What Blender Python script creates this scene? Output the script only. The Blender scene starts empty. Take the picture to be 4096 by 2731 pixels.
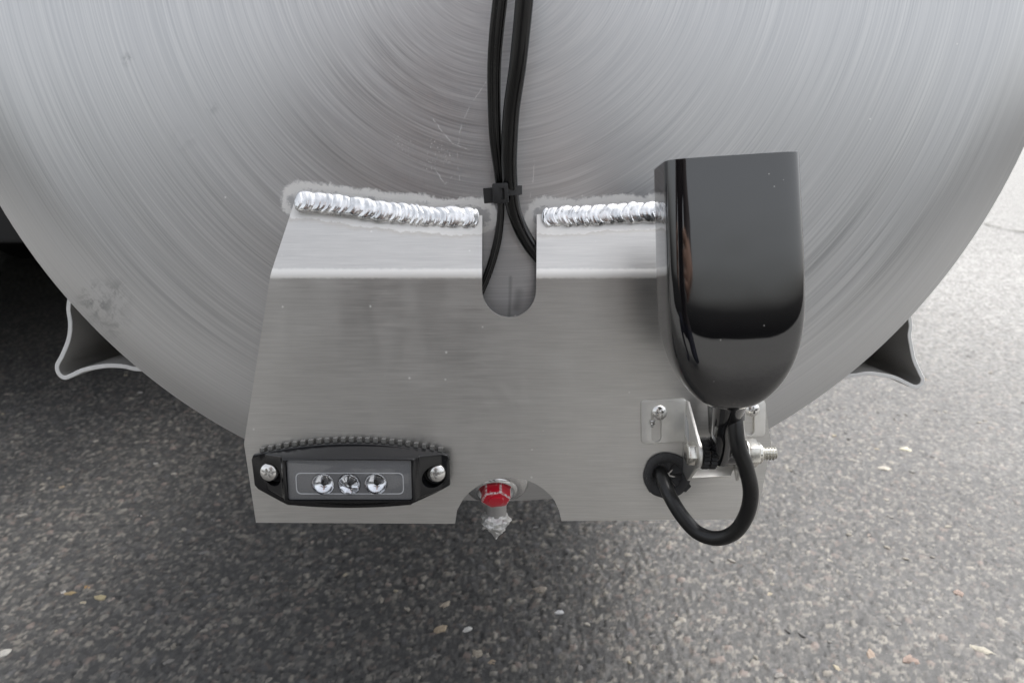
import bpy, bmesh, math, random
import numpy as np
from mathutils import Vector, Matrix, noise as mnoise

R = math.radians
SC = bpy.context.scene
COL = SC.collection
random.seed(7)
rng = np.random.default_rng(11)

# ------------------------------------------------------------------ camera, sky, sun, exposure
ZC = 0.64                       # height of the tank's axis above the yard (m)
TANK_R = 0.305
CAM = Vector((0.0085, -0.394, ZC - 0.138))
PITCH = R(10.0)
FPX = 710.0                     # focal length in pixels of a 1024 px wide picture
cam_d = bpy.data.cameras.new('camera')
cam_d.sensor_width = 36.0
cam_d.lens = FPX / 1024.0 * 36.0
cam_d.clip_start = 0.01
cam_d.clip_end = 500.0
cam_d.dof.use_dof = True
cam_d.dof.focus_distance = 0.372
cam_d.dof.aperture_fstop = 15.0
cam = bpy.data.objects.new('camera', cam_d)
COL.objects.link(cam)
cam.location = CAM
cam.rotation_euler = (R(90) - PITCH, 0, 0)
SC.camera = cam

SUN_EL, SUN_AZ = R(66), R(62)    # high veiled sun, to the right and a little beyond the tank
wd = bpy.data.worlds.new('World')
SC.world = wd
wd.use_nodes = True
nt = wd.node_tree
nt.nodes.clear()
sky = nt.nodes.new('ShaderNodeTexSky')
sky.sky_type = 'NISHITA'
sky.sun_disc = False
sky.sun_elevation = SUN_EL
sky.sun_rotation = SUN_AZ
sky.air_density = 1.0
sky.dust_density = 4.5
hs = nt.nodes.new('ShaderNodeHueSaturation')    # thin cloud: the blue washed out evenly
hs.inputs['Saturation'].default_value = 0.22
bg = nt.nodes.new('ShaderNodeBackground')
bg.inputs['Strength'].default_value = 0.15
wo = nt.nodes.new('ShaderNodeOutputWorld')
nt.links.new(sky.outputs[0], hs.inputs['Color'])
nt.links.new(hs.outputs[0], bg.inputs['Color'])
nt.links.new(bg.outputs[0], wo.inputs['Surface'])

sun_d = bpy.data.lights.new('sun', 'SUN')
sun_d.energy = 1.0
sun_d.angle = R(25)
sun_d.color = (1.0, 0.965, 0.92)
sun = bpy.data.objects.new('sun', sun_d)
COL.objects.link(sun)
to_sun = Vector((math.sin(SUN_AZ) * math.cos(SUN_EL), math.cos(SUN_AZ) * math.cos(SUN_EL), math.sin(SUN_EL)))
sun.rotation_euler = to_sun.to_track_quat('Z', 'Y').to_euler()
sun.location = to_sun * 4

vs = SC.view_settings
vs.view_transform = 'Standard'
vs.look = 'None'
vs.exposure = 1.02
vs.gamma = 1.0
vs.use_curve_mapping = False
SC.cycles.use_denoising = True
SC.cycles.max_bounces = 7

# ------------------------------------------------------------------ measuring
CP, SP = math.cos(PITCH), math.sin(PITCH)
def at(px, py, Y):
    """survey: the point at depth Y (m, from the tank head) that the photograph shows at px, py"""
    a, b = (px - 512.0) / FPX, (341.0 - py) / FPX
    d = Vector((a, CP + b * SP, -SP + b * CP))
    t = (Y - CAM.y) / d.y
    return CAM + d * t

def project(p):
    v = Vector(p) - CAM
    z = v.y * CP - v.z * SP
    u = v.y * SP + v.z * CP
    return 512 + FPX * v.x / z, 341 - FPX * u / z, z

# ------------------------------------------------------------------ mesh helpers
def tag(o, label=None, cat=None, group=None, kind=None):
    if label: o['label'] = label
    if cat: o['category'] = cat
    if group: o['group'] = group
    if kind: o['kind'] = kind
    return o

def empty(name, loc, label, cat, group=None):
    o = bpy.data.objects.new(name, None)
    COL.objects.link(o)
    o.location = loc
    o.empty_display_size = 0.02
    return tag(o, label, cat, group)

def link(name, me, mat, parent=None, loc=None, sharp=35):
    if mat is not None and len(me.materials) == 0:
        for m in (mat if isinstance(mat, (list, tuple)) else [mat]):
            me.materials.append(m)
    if sharp is not None:
        for p in me.polygons: p.use_smooth = True
        me.set_sharp_from_angle(angle=R(sharp))
    o = bpy.data.objects.new(name, me)
    COL.objects.link(o)
    if parent is not None:
        o.parent = parent
        o.matrix_parent_inverse = parent_matrix(parent).inverted()
    if loc is not None:
        o.location = loc
    return o

def parent_matrix(p):
    m = p.matrix_basis.copy()
    q = p
    while q.parent is not None:
        m = q.parent.matrix_basis @ q.matrix_parent_inverse @ m
        q = q.parent
    return m

def bm_to(name, bm, mat, parent=None, sharp=35):
    me = bpy.data.meshes.new(name)
    bmesh.ops.recalc_face_normals(bm, faces=bm.faces[:])
    bm.to_mesh(me)
    bm.free()
    return link(name, me, mat, parent, None, sharp)

def py_to(name, verts, faces, mat, parent=None, sharp=35):
    bm = bmesh.new()
    vv = [bm.verts.new(v) for v in verts]
    for f in faces:
        try: bm.faces.new([vv[i] for i in f])
        except ValueError: pass
    return bm_to(name, bm, mat, parent, sharp)

def bevel_sharp(bm, w, seg=2, ang=30):
    bmesh.ops.recalc_face_normals(bm, faces=bm.faces[:])
    es = [e for e in bm.edges if len(e.link_faces) == 2 and e.calc_face_angle(0) > R(ang)]
    if es:
        return bmesh.ops.bevel(bm, geom=es, offset=w, segments=seg, profile=0.5, affect='EDGES', clamp_overlap=True)
    return None

def catmull(P, n):
    """P rows of equal length; returns n samples per span"""
    P = np.array(P, float)
    Q = np.vstack([2 * P[0] - P[1], P, 2 * P[-1] - P[-2]])
    out = []
    for i in range(1, len(Q) - 2):
        p0, p1, p2, p3 = Q[i - 1], Q[i], Q[i + 1], Q[i + 2]
        for k in range(n):
            t = k / n
            out.append(0.5 * (2 * p1 + (p2 - p0) * t + (2 * p0 - 5 * p1 + 4 * p2 - p3) * t * t + (3 * p1 - p0 - 3 * p2 + p3) * t ** 3))
    out.append(Q[-2])
    return np.array(out)

def sweep(pts, prof, up=Vector((0, -1, 0)), cap=True, closed=False):
    """pts: rows x,y,z,scale; prof: list of (across, up) at unit scale"""
    n, m = len(pts), len(prof)
    verts, faces = [], []
    for i in range(n):
        a = Vector(pts[(i - 1) % n if closed else max(i - 1, 0)][:3])
        b = Vector(pts[(i + 1) % n if closed else min(i + 1, n - 1)][:3])
        t = (b - a).normalized()
        s = t.cross(up).normalized()
        u = s.cross(t)
        c = Vector(pts[i][:3]); k = pts[i][3]
        for (p, q) in prof:
            verts.append(c + s * (p * k) + u * (q * k))
    last = n if closed else n - 1
    for i in range(last):
        j = (i + 1) % n
        for k in range(m):
            l = (k + 1) % m
            faces.append((i * m + k, i * m + l, j * m + l, j * m + k))
    if cap and not closed:
        faces.append(tuple(range(m)))
        faces.append(tuple(range((n - 1) * m, n * m)))
    return verts, faces

def circ(r=1.0, n=20):
    return [(r * math.cos(2 * math.pi * i / n), r * math.sin(2 * math.pi * i / n)) for i in range(n)]

def frame_of(axis, ref=Vector((0, 0, 1))):
    a = Vector(axis).normalized()
    if abs(a.dot(ref)) > 0.95: ref = Vector((1, 0, 0))
    x = ref.cross(a).normalized()
    y = a.cross(x)
    return Matrix((x, y, a)).transposed()

def lathe(bm, prof, origin, axis, n=32, rot=0.0):
    """prof: (radius, height along axis); r=0 ends close"""
    M = frame_of(axis); o = Vector(origin)
    rings = []
    for (r, h) in prof:
        if r < 1e-7:
            rings.append([bm.verts.new(o + M @ Vector((0, 0, h)))])
        else:
            rings.append([bm.verts.new(o + M @ Vector((r * math.cos(rot + 2 * math.pi * k / n), r * math.sin(rot + 2 * math.pi * k / n), h))) for k in range(n)])
    for A, B in zip(rings, rings[1:]):
        for k in range(n):
            l = (k + 1) % n
            f = [A[k % len(A)], A[l % len(A)], B[l % len(B)], B[k % len(B)]]
            u = []
            for v in f:
                if v not in u: u.append(v)
            if len(u) >= 3: bm.faces.new(u)
    return bm

def loft(rings, cap0=True, cap1=True):
    bm = bmesh.new()
    RR = [[bm.verts.new(v) for v in r] for r in rings]
    m = len(rings[0])
    for A, B in zip(RR, RR[1:]):
        for k in range(m):
            l = (k + 1) % m
            bm.faces.new((A[k], A[l], B[l], B[k]))
    if cap0: bm.faces.new(RR[0])
    if cap1: bm.faces.new(RR[-1])
    return bm

def prism(outline, y0, y1):
    """outline: (x, z) pairs; extruded from depth y0 to y1"""
    return loft([[Vector((x, y0, z)) for x, z in outline], [Vector((x, y1, z)) for x, z in outline]])

def rounded(pts, r, n=5):
    """round the corners of a 2-D polygon; r may be one number or one for each corner"""
    out = []
    m = len(pts)
    for i in range(m):
        p = Vector(pts[i]); a = Vector(pts[i - 1]); b = Vector(pts[(i + 1) % m])
        rr = r[i] if isinstance(r, (list, tuple)) else r
        if rr <= 0: out.append(tuple(p)); continue
        u = (a - p); v = (b - p)
        d = min(rr, u.length * 0.48, v.length * 0.48)
        u.normalize(); v.normalize()
        A, B = p + u * d, p + v * d
        for k in range(n + 1):
            t = k / n
            out.append(tuple(A * (1 - t) ** 2 + p * 2 * t * (1 - t) + B * t * t))
    return out

def cut(o, cutters):
    """carve cutters out of o and keep the result as plain mesh"""
    for c in cutters:
        md = o.modifiers.new('cut', 'BOOLEAN')
        md.operation = 'DIFFERENCE'
        md.solver = 'EXACT'
        md.object = c
    bpy.context.view_layer.update()
    dg = bpy.context.evaluated_depsgraph_get()
    me = bpy.data.meshes.new_from_object(o.evaluated_get(dg))
    o.modifiers.clear()
    old = o.data
    o.data = me
    bpy.data.meshes.remove(old)
    for c in cutters:
        m = c.data
        bpy.data.objects.remove(c)
        bpy.data.meshes.remove(m)
    for p in me.polygons: p.use_smooth = True
    me.set_sharp_from_angle(angle=R(30))
    return o

def merge(bms):
    bm = bmesh.new()
    for b in bms:
        me = bpy.data.meshes.new('t'); b.to_mesh(me); b.free(); bm.from_mesh(me); bpy.data.meshes.remove(me)
    return bm

# ------------------------------------------------------------------ material helpers
class NT:
    def __init__(self, name):
        self.m = bpy.data.materials.new(name)
        self.m.use_nodes = True
        self.t = self.m.node_tree
        self.t.nodes.clear()
        self.out = self.t.nodes.new('ShaderNodeOutputMaterial')
        self.b = self.n('ShaderNodeBsdfPrincipled')
        self.t.links.new(self.b.outputs[0], self.out.inputs['Surface'])
        self._tc = None
    def n(self, typ, **kw):
        nd = self.t.nodes.new(typ)
        for k, v in kw.items(): setattr(nd, k, v)
        return nd
    def put(self, sock, v):
        if v is None: return
        if hasattr(v, 'is_output'): self.t.links.new(v, sock)
        else:
            if isinstance(v, tuple) and len(v) == 3 and sock.type == 'RGBA': v = (*v, 1.0)
            sock.default_value = v
    def set(self, **kw):
        for k, v in kw.items(): self.put(self.b.inputs[k.replace('_', ' ')], v)
        return self
    def obj(self):
        if self._tc is None: self._tc = self.n('ShaderNodeTexCoord')
        return self._tc.outputs['Object']
    def math(self, op, a, b=None, c=None, clamp=False):
        nd = self.n('ShaderNodeMath', operation=op); nd.use_clamp = clamp
        self.put(nd.inputs[0], a); self.put(nd.inputs[1], b); self.put(nd.inputs[2], c)
        return nd.outputs[0]
    def vmath(self, op, a, b=None, s=None):
        nd = self.n('ShaderNodeVectorMath', operation=op)
        self.put(nd.inputs[0], a); self.put(nd.inputs[1], b)
        if s is not None: self.put(nd.inputs['Scale'], s)
        return nd.outputs['Value'] if op in ('LENGTH', 'DISTANCE', 'DOT_PRODUCT') else nd.outputs[0]
    def sep(self, v):
        nd = self.n('ShaderNodeSeparateXYZ'); self.put(nd.inputs[0], v); return nd.outputs
    def comb(self, x, y, z):
        nd = self.n('ShaderNodeCombineXYZ')
        self.put(nd.inputs[0], x); self.put(nd.inputs[1], y); self.put(nd.inputs[2], z)
        return nd.outputs[0]
    def noise(self, vec, scale=5.0, detail=2.0, rough=0.5, dist=0.0):
        nd = self.n('ShaderNodeTexNoise')
        self.put(nd.inputs['Vector'], vec); self.put(nd.inputs['Scale'], scale)
        self.put(nd.inputs['Detail'], detail); self.put(nd.inputs['Roughness'], rough); self.put(nd.inputs['Distortion'], dist)
        return nd.outputs[0]
    def voro(self, vec, scale, feature='F1', rnd=1.0):
        nd = self.n('ShaderNodeTexVoronoi', feature=feature)
        self.put(nd.inputs['Vector'], vec); self.put(nd.inputs['Scale'], scale); self.put(nd.inputs['Randomness'], rnd)
        return nd
    def ramp(self, v, a, b, lo=0.0, hi=1.0):
        nd = self.n('ShaderNodeMapRange', interpolation_type='SMOOTHSTEP')
        self.put(nd.inputs[0], v)
        for i, x in zip((1, 2, 3, 4), (a, b, lo, hi)): self.put(nd.inputs[i], x)
        return nd.outputs[0]
    def mix(self, f, a, b):
        nd = self.n('ShaderNodeMix', data_type='RGBA')
        self.put(nd.inputs[0], f); self.put(nd.inputs[6], a); self.put(nd.inputs[7], b)
        return nd.outputs[2]
    def lerp(self, f, a, b):
        nd = self.n('ShaderNodeMix', data_type='FLOAT')
        self.put(nd.inputs[0], f); self.put(nd.inputs[2], a); self.put(nd.inputs[3], b)
        return nd.outputs[0]
    def bump(self, h, strength=0.3, dist=0.001, normal=None):
        nd = self.n('ShaderNodeBump')
        self.put(nd.inputs['Height'], h); self.put(nd.inputs['Strength'], strength); self.put(nd.inputs['Distance'], dist)
        if normal is not None: self.put(nd.inputs['Normal'], normal)
        return nd.outputs[0]
    def segdist(self, p, a, b):
        ba = Vector(b) - Vector(a)
        pa = self.vmath('SUBTRACT', p, tuple(a))
        h = self.math('DIVIDE', self.vmath('DOT_PRODUCT', pa, tuple(ba)), ba.dot(ba), clamp=True)
        return self.vmath('LENGTH', self.vmath('SUBTRACT', pa, self.vmath('SCALE', tuple(ba), s=h)))
    def polydist(self, p, P):
        d = None
        for a, b in zip(P, P[1:]):
            e = self.segdist(p, a, b)
            d = e if d is None else self.math('MINIMUM', d, e)
        return d

def simple(name, color, rough, metal=0.0, **kw):
    m = NT(name)
    m.set(Base_Color=color, Roughness=rough, Metallic=metal)
    for k, v in kw.items(): m.set(**{k: v})
    return m

# the two weld runs (measured), used by the beads and by the frosted margins beside them
WELD_Y = -0.006
def weld_path(px):
    return [at(x, y, WELD_Y) for x, y in px]
WL = weld_path([(294.5, 199.5), (303, 200.4), (320, 201.7), (351.8, 205.5), (377, 210), (402.8, 212.5), (428, 215.7), (453.8, 216.3), (479, 217.6)])
WR = weld_path([(542, 216.8), (563.5, 215.6), (589, 215), (614.5, 213), (633.7, 211.7), (656, 211), (690, 210), (722, 208)])

# --- brushed aluminium of the tank head: concentric brushing, frosted margin by the welds, smudges
def head_material():
    m = NT('brushed_aluminium_head')
    p = m.obj()
    s = m.sep(p)
    warp = m.noise(p, 6.0, 1.0)
    r0 = m.math('SQRT', m.math('ADD', m.math('MULTIPLY', s[0], s[0]), m.math('MULTIPLY', s[2], s[2])))
    r = m.math('ADD', r0, m.math('MULTIPLY', warp, 0.004))
    th = m.math('ARCTAN2', s[0], m.math('MULTIPLY', s[2], -1.0))
    a1 = m.noise(m.comb(m.math('MULTIPLY', r, 980), m.math('MULTIPLY', th, 1.9), 0.0), 1.0, 1.0, 0.6)
    a2 = m.noise(m.comb(m.math('MULTIPLY', r, 330), m.math('MULTIPLY', th, 1.6), 3.0), 1.0, 1.0, 0.6)
    a3 = m.noise(m.comb(m.math('MULTIPLY', r, 60), m.math('MULTIPLY', th, 0.9), 7.0), 1.0, 2.0, 0.5)
    grain = m.noise(p, 1400.0, 2.0)
    line = m.math('ADD', m.math('MULTIPLY', a1, 0.86), m.math('MULTIPLY', a2, 0.14))
    edge = m.ramp(r0, 0.268, 0.292)                   # the rim is spun smoother, with fainter lines
    amp = m.lerp(edge, 1.0, 0.45)
    lc = m.math('MULTIPLY', m.math('SUBTRACT', line, 0.5), amp)
    fac = m.math('ADD', 0.5, m.math('MULTIPLY', lc, 2.5), clamp=True)
    col = m.mix(fac, (0.475, 0.477, 0.482), (0.635, 0.632, 0.627))
    col = m.mix(m.math('MULTIPLY', m.ramp(a3, 0.35, 0.7), 0.25), col, (0.62, 0.622, 0.63))
    rough = m.math('ADD', 0.34, m.math('MULTIPLY', lc, 0.14))
    rough = m.math('ADD', rough, m.math('MULTIPLY', m.math('SUBTRACT', a3, 0.5), 0.10))
    # dark rubbed smudges
    cloud = m.noise(p, 130.0, 4.0, 0.7, 0.4)
    sm = None
    for (px, py, rad, k) in ((92, 302, 0.016, 0.75), (112, 296, 0.014, 0.5), (104, 318, 0.02, 0.4), (128, 60, 0.005, 0.6), (212, 107, 0.005, 0.3), (184, 140, 0.010, 0.12)):
        q = at(px, py, 0) - Vector((0, 0, ZC))
        d = m.vmath('DISTANCE', p, tuple(q))
        e = m.math('MULTIPLY', m.ramp(d, rad * 0.2, rad, 1.0, 0.0), k)
        sm = e if sm is None else m.math('MAXIMUM', sm, e)
    sm = m.math('MULTIPLY', sm, m.ramp(cloud, 0.42, 0.62))
    for P, w_ in (([(510.5, 277), (510, 300), (509, 318)], 0.0010), ([(519, 292), (516.5, 307)], 0.0026)):
        d = m.polydist(p, [at(x, y, 0) - Vector((0, 0, ZC)) for x, y in P])
        sm = m.math('MAXIMUM', sm, m.ramp(d, 0.0, w_ * 1.6, 0.5, 0.0))
    col = m.mix(sm, col, (0.24, 0.245, 0.25))
    # pale scuffs and hairline scratches left of the cables
    wob = m.vmath('SCALE', m.vmath('SUBTRACT', m.n('ShaderNodeTexNoise').outputs['Color'], (0.5, 0.5, 0.5)), s=0.0)
    sc = None
    def L(pts): return [at(x, y, 0) - Vector((0, 0, ZC)) for x, y in pts]
    jig = m.vmath('ADD', p, m.vmath('SCALE', m.comb(m.math('SUBTRACT', m.noise(p, 300.0, 2.0), 0.5), 0.0, 0.0), s=0.002))
    for P in (L([(486, 82), (470, 105), (461, 125), (457, 150), (458, 165), (460, 180)]), L([(433, 119), (445, 135), (452, 143), (470, 150)]),
              L([(436, 170), (445, 184), (452, 176)]), L([(534.5, 158), (533, 182)]), L([(531, 190), (530, 197)])):
        d = m.polydist(jig, P)
        e = m.ramp(d, 0.0001, 0.00035, 0.55, 0.0)
        sc = e if sc is None else m.math('MAXIMUM', sc, e)
    sc = m.math('MULTIPLY', sc, m.ramp(m.noise(p, 220.0, 2.0), 0.38, 0.6))
    pw = None
    for (px, py, rad) in ((397, 141, 0.005), (407, 147, 0.006), (436, 147, 0.008), (448, 158, 0.006), (430, 165, 0.006)):
        q = at(px, py, 0) - Vector((0, 0, ZC))
        e = m.ramp(m.vmath('DISTANCE', p, tuple(q)), rad * 0.2, rad, 1.0, 0.0)
        pw = e if pw is None else m.math('MAXIMUM', pw, e)
    pw = m.math('MULTIPLY', pw, m.ramp(m.noise(p, 900.0, 3.0, 0.7), 0.58, 0.66))
    sc = m.math('MAXIMUM', sc, pw)
    # dust
    v = m.voro(p, 95.0)
    sp = m.math('MULTIPLY', m.ramp(v.outputs['Distance'], 0.03, 0.07, 1.0, 0.0), m.ramp(m.sep(v.outputs['Color'])[0], 0.965, 0.97))
    sc = m.math('MAXIMUM', sc, m.math('MULTIPLY', sp, 0.7))
    # frosted etch beside the welds
    off = Vector((0, 0, ZC))
    d = m.math('MINIMUM', m.polydist(p, [w - off for w in (WL[0], WL[2], WL[5], WL[8])]), m.polydist(p, [w - off for w in (WR[0], WR[2], WR[7])]))
    rag = m.math('ADD', d, m.math('MULTIPLY', m.math('SUBTRACT', m.noise(p, 330.0, 4.0, 0.75), 0.5), 0.0075))
    rag = m.math('ADD', rag, m.math('MULTIPLY', m.math('SUBTRACT', m.noise(p, 55.0, 1.0), 0.5), 0.005))
    fr = m.ramp(rag, 0.0106, 0.0124, 1.0, 0.0)
    inner = m.math('MULTIPLY', m.ramp(rag, 0.0072, 0.0086, 1.0, 0.0), m.ramp(m.noise(p, 70.0, 2.0), 0.42, 0.55))
    col = m.mix(fr, col, (0.80, 0.79, 0.77))
    col = m.mix(m.math('MULTIPLY', inner, 0.75), col, (0.42, 0.42, 0.43))
    col = m.mix(sc, col, (0.88, 0.87, 0.85))
    flat = m.math('MAXIMUM', fr, sc)
    rough = m.lerp(flat, rough, 0.62)
    metal = m.lerp(flat, 1.0, 0.55)
    tan = m.n('ShaderNodeTangent', direction_type='RADIAL', axis='Y').outputs[0]
    h = m.math('ADD', m.math('MULTIPLY', line, amp), m.math('MULTIPLY', grain, 0.25))
    nb = m.bump(h, 0.06, 0.0006)
    m.set(Base_Color=col, Metallic=metal, Roughness=rough, Anisotropic=m.lerp(flat, 0.72, 0.0), Anisotropic_Rotation=0.25, Tangent=tan, Normal=nb)
    return m.m

# --- mill-finish sheet of the bracket: faint level rolling lines, scratches, dust
def sheet_material(name, weld=True, tint=(0.63, 0.618, 0.597)):
    m = NT(name)
    p = m.obj()
    s = m.sep(p)
    st = m.vmath('MULTIPLY', p, (45.0, 45.0, 1100.0))
    a1 = m.noise(st, 1.0, 3.0, 0.65)
    a2 = m.noise(m.vmath('MULTIPLY', p, (10.0, 10.0, 380.0)), 1.0, 2.0)
    blot = m.noise(p, 28.0, 3.0, 0.6)
    wipe = m.noise(m.vmath('MULTIPLY', p, (55.0, 10.0, 16.0)), 1.0, 2.0, 0.5, 0.3)
    line = m.math('ADD', m.math('MULTIPLY', a1, 0.8), m.math('MULTIPLY', a2, 0.2))
    fac = m.math('ADD', 0.5, m.math('MULTIPLY', m.math('SUBTRACT', line, 0.5), 1.5), clamp=True)
    lo = tuple(c * 0.84 for c in tint); hi = tuple(min(c * 1.14, 0.95) for c in tint)
    col = m.mix(fac, lo, hi)
    col = m.mix(m.math('MULTIPLY', m.ramp(wipe, 0.45, 0.7), 0.12), col, tuple(c * 1.18 for c in tint))
    rough = m.math('ADD', 0.375, m.math('MULTIPLY', m.math('SUBTRACT', blot, 0.5), 0.16))
    rough = m.math('ADD', rough, m.math('MULTIPLY', m.math('SUBTRACT', line, 0.5), 0.12))
    rough = m.math('ADD', rough, m.math('MULTIPLY', m.ramp(wipe, 0.45, 0.7), 0.03))
    # flecks and short scratches
    v = m.voro(p, 150.0)
    sp = m.math('MULTIPLY', m.ramp(v.outputs['Distance'], 0.06, 0.12, 1.0, 0.0), m.ramp(m.sep(v.outputs['Color'])[0], 0.84, 0.845))
    v2 = m.voro(m.vmath('MULTIPLY', p, (45.0, 45.0, 260.0)), 1.0)
    sp2 = m.math('MULTIPLY', m.ramp(v2.outputs['Distance'], 0.03, 0.08, 1.0, 0.0), m.ramp(m.sep(v2.outputs['Color'])[1], 0.92, 0.925))
    dust = m.math('MULTIPLY', m.math('MAXIMUM', sp, sp2), 0.75)
    # hand smears and slanting rub marks
    rub = m.noise(m.vmath('MULTIPLY', m.comb(m.math('ADD', s[0], m.math('MULTIPLY', s[2], 0.6)), s[1], m.math('SUBTRACT', s[2], m.math('MULTIPLY', s[0], 0.5))), (150.0, 20.0, 34.0)), 1.0, 3.0, 0.6, 0.5)
    where = m.math('MULTIPLY', m.ramp(m.noise(p, 30.0, 1.0), 0.40, 0.60), m.ramp(m.vmath('DISTANCE', p, tuple(at(575, 440, -0.018))), 0.025, 0.085, 0.8, 0.0))
    smear = m.math('MULTIPLY', m.ramp(rub, 0.50, 0.66), where)
    rough = m.math('ADD', rough, m.math('MULTIPLY', smear, 0.08))
    col = m.mix(m.math('MULTIPLY', smear, 0.12), col, (0.78, 0.77, 0.75))
    if weld:
        # the stretched skin of the bend is paler and frosted
        zb = at(400, 274, -0.018).z
        bd = m.math('ADD', m.math('ABSOLUTE', m.math('SUBTRACT', s[2], zb + 0.0004)), m.math('MULTIPLY', m.math('SUBTRACT', m.noise(p, 400.0, 2.0), 0.5), 0.0012))
        bend = m.ramp(bd, 0.0016, 0.0032, 0.85, 0.0)
        col = m.mix(bend, col, (0.90, 0.885, 0.85))
        rough = m.lerp(bend, rough, 0.5)
        d = m.math('MINIMUM', m.polydist(p, [WL[0], WL[2], WL[5], WL[8]]), m.polydist(p, [WR[0], WR[2], WR[7]]))
        rag = m.math('ADD', d, m.math('MULTIPLY', m.math('SUBTRACT', m.noise(p, 240.0, 4.0, 0.6), 0.5), 0.004))
        rag = m.math('ADD', rag, m.math('MULTIPLY', m.math('SUBTRACT', m.noise(p, 45.0, 1.0), 0.5), 0.005))
        fr = m.ramp(rag, 0.0088, 0.0100, 1.0, 0.0)
        tan_ = m.math('MULTIPLY', m.ramp(rag, 0.0095, 0.0125, 1.0, 0.0), 0.25)
        col = m.mix(tan_, col, (0.42, 0.36, 0.27))
        col = m.mix(fr, col, (0.80, 0.79, 0.77))
        dust = m.math('MAXIMUM', dust, fr)
    col = m.mix(dust, col, (0.82, 0.81, 0.79))
    rough = m.lerp(dust, rough, 0.6)
    nb = m.bump(line, 0.05, 0.0005)
    m.set(Base_Color=col, Metallic=m.lerp(dust, 1.0, 0.3), Roughness=rough, Normal=nb)
    return m.m

def weld_material():
    m = NT('weld_metal')
    p = m.obj()
    f = m.noise(p, 700.0, 3.0, 0.6)
    g = m.noise(p, 160.0, 2.0)
    m.set(Base_Color=m.mix(m.ramp(g, 0.35, 0.6), (0.70, 0.71, 0.72), (0.97, 0.97, 0.97)), Metallic=1.0,
          Roughness=m.math('ADD', 0.04, m.math('MULTIPLY', g, 0.38)), Normal=m.bump(f, 0.12, 0.0006))
    return m.m

def rubber_material(name, base=0.012, rough=0.42, dust_or_light=0.5):
    m = NT(name)
    p = m.obj()
    f = m.noise(p, 900.0, 3.0, 0.7)
    d = m.math('MULTIPLY', m.ramp(m.noise(p, 2600.0, 1.0), 0.66, 0.72), m.ramp(m.noise(p, 60.0, 2.0), 0.45, 0.65))
    col = m.mix(m.math('MULTIPLY', d, dust_or_light), (base, base, base * 1.05), (0.22, 0.21, 0.19))
    m.set(Base_Color=col, Roughness=m.math('ADD', rough, m.math('MULTIPLY', m.math('SUBTRACT', f, 0.5), 0.15)), Normal=m.bump(f, 0.05, 0.0003))
    return m.m

def gloss_material(name, base=(0.006, 0.006, 0.007), rough=0.13, spec=0.75, coat=0.6):
    m = NT(name)
    p = m.obj()
    haze = m.noise(p, 35.0, 4.0, 0.65)
    fine = m.noise(m.vmath('MULTIPLY', p, (900.0, 900.0, 130.0)), 1.0, 2.0)
    v = m.voro(p, 140.0)
    dust = m.math('MULTIPLY', m.ramp(v.outputs['Distance'], 0.03, 0.06, 1.0, 0.0), m.ramp(m.noise(p, 90.0, 0.0), 0.52, 0.58))
    col = m.mix(m.math('MULTIPLY', dust, 0.55), base, (0.45, 0.44, 0.42))
    rg = m.math('ADD', rough, m.math('MULTIPLY', m.math('SUBTRACT', haze, 0.45), 0.07))
    rg = m.math('ADD', rg, m.math('MULTIPLY', m.ramp(fine, 0.66, 0.74), 0.06))
    m.set(Base_Color=col, Roughness=m.math('MAXIMUM', rg, 0.04), Specular_IOR_Level=spec, Coat_Weight=coat, Coat_Roughness=0.05, Coat_IOR=1.55, Normal=m.bump(m.noise(p, 22.0, 2.0), 0.10, 0.004))
    return m.m

def metal_material(name, col, rough, scale=500.0, var=0.15, bump=0.05):
    m = NT(name)
    p = m.obj()
    f = m.noise(p, scale, 3.0, 0.6)
    g = m.noise(p, scale * 0.2, 2.0)
    m.set(Base_Color=m.mix(g, tuple(c * 0.8 for c in col), col), Metallic=1.0,
          Roughness=m.math('ADD', rough, m.math('MULTIPLY', m.math('SUBTRACT', f, 0.5), var)), Normal=m.bump(f, bump, 0.0004))
    return m.m

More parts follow.
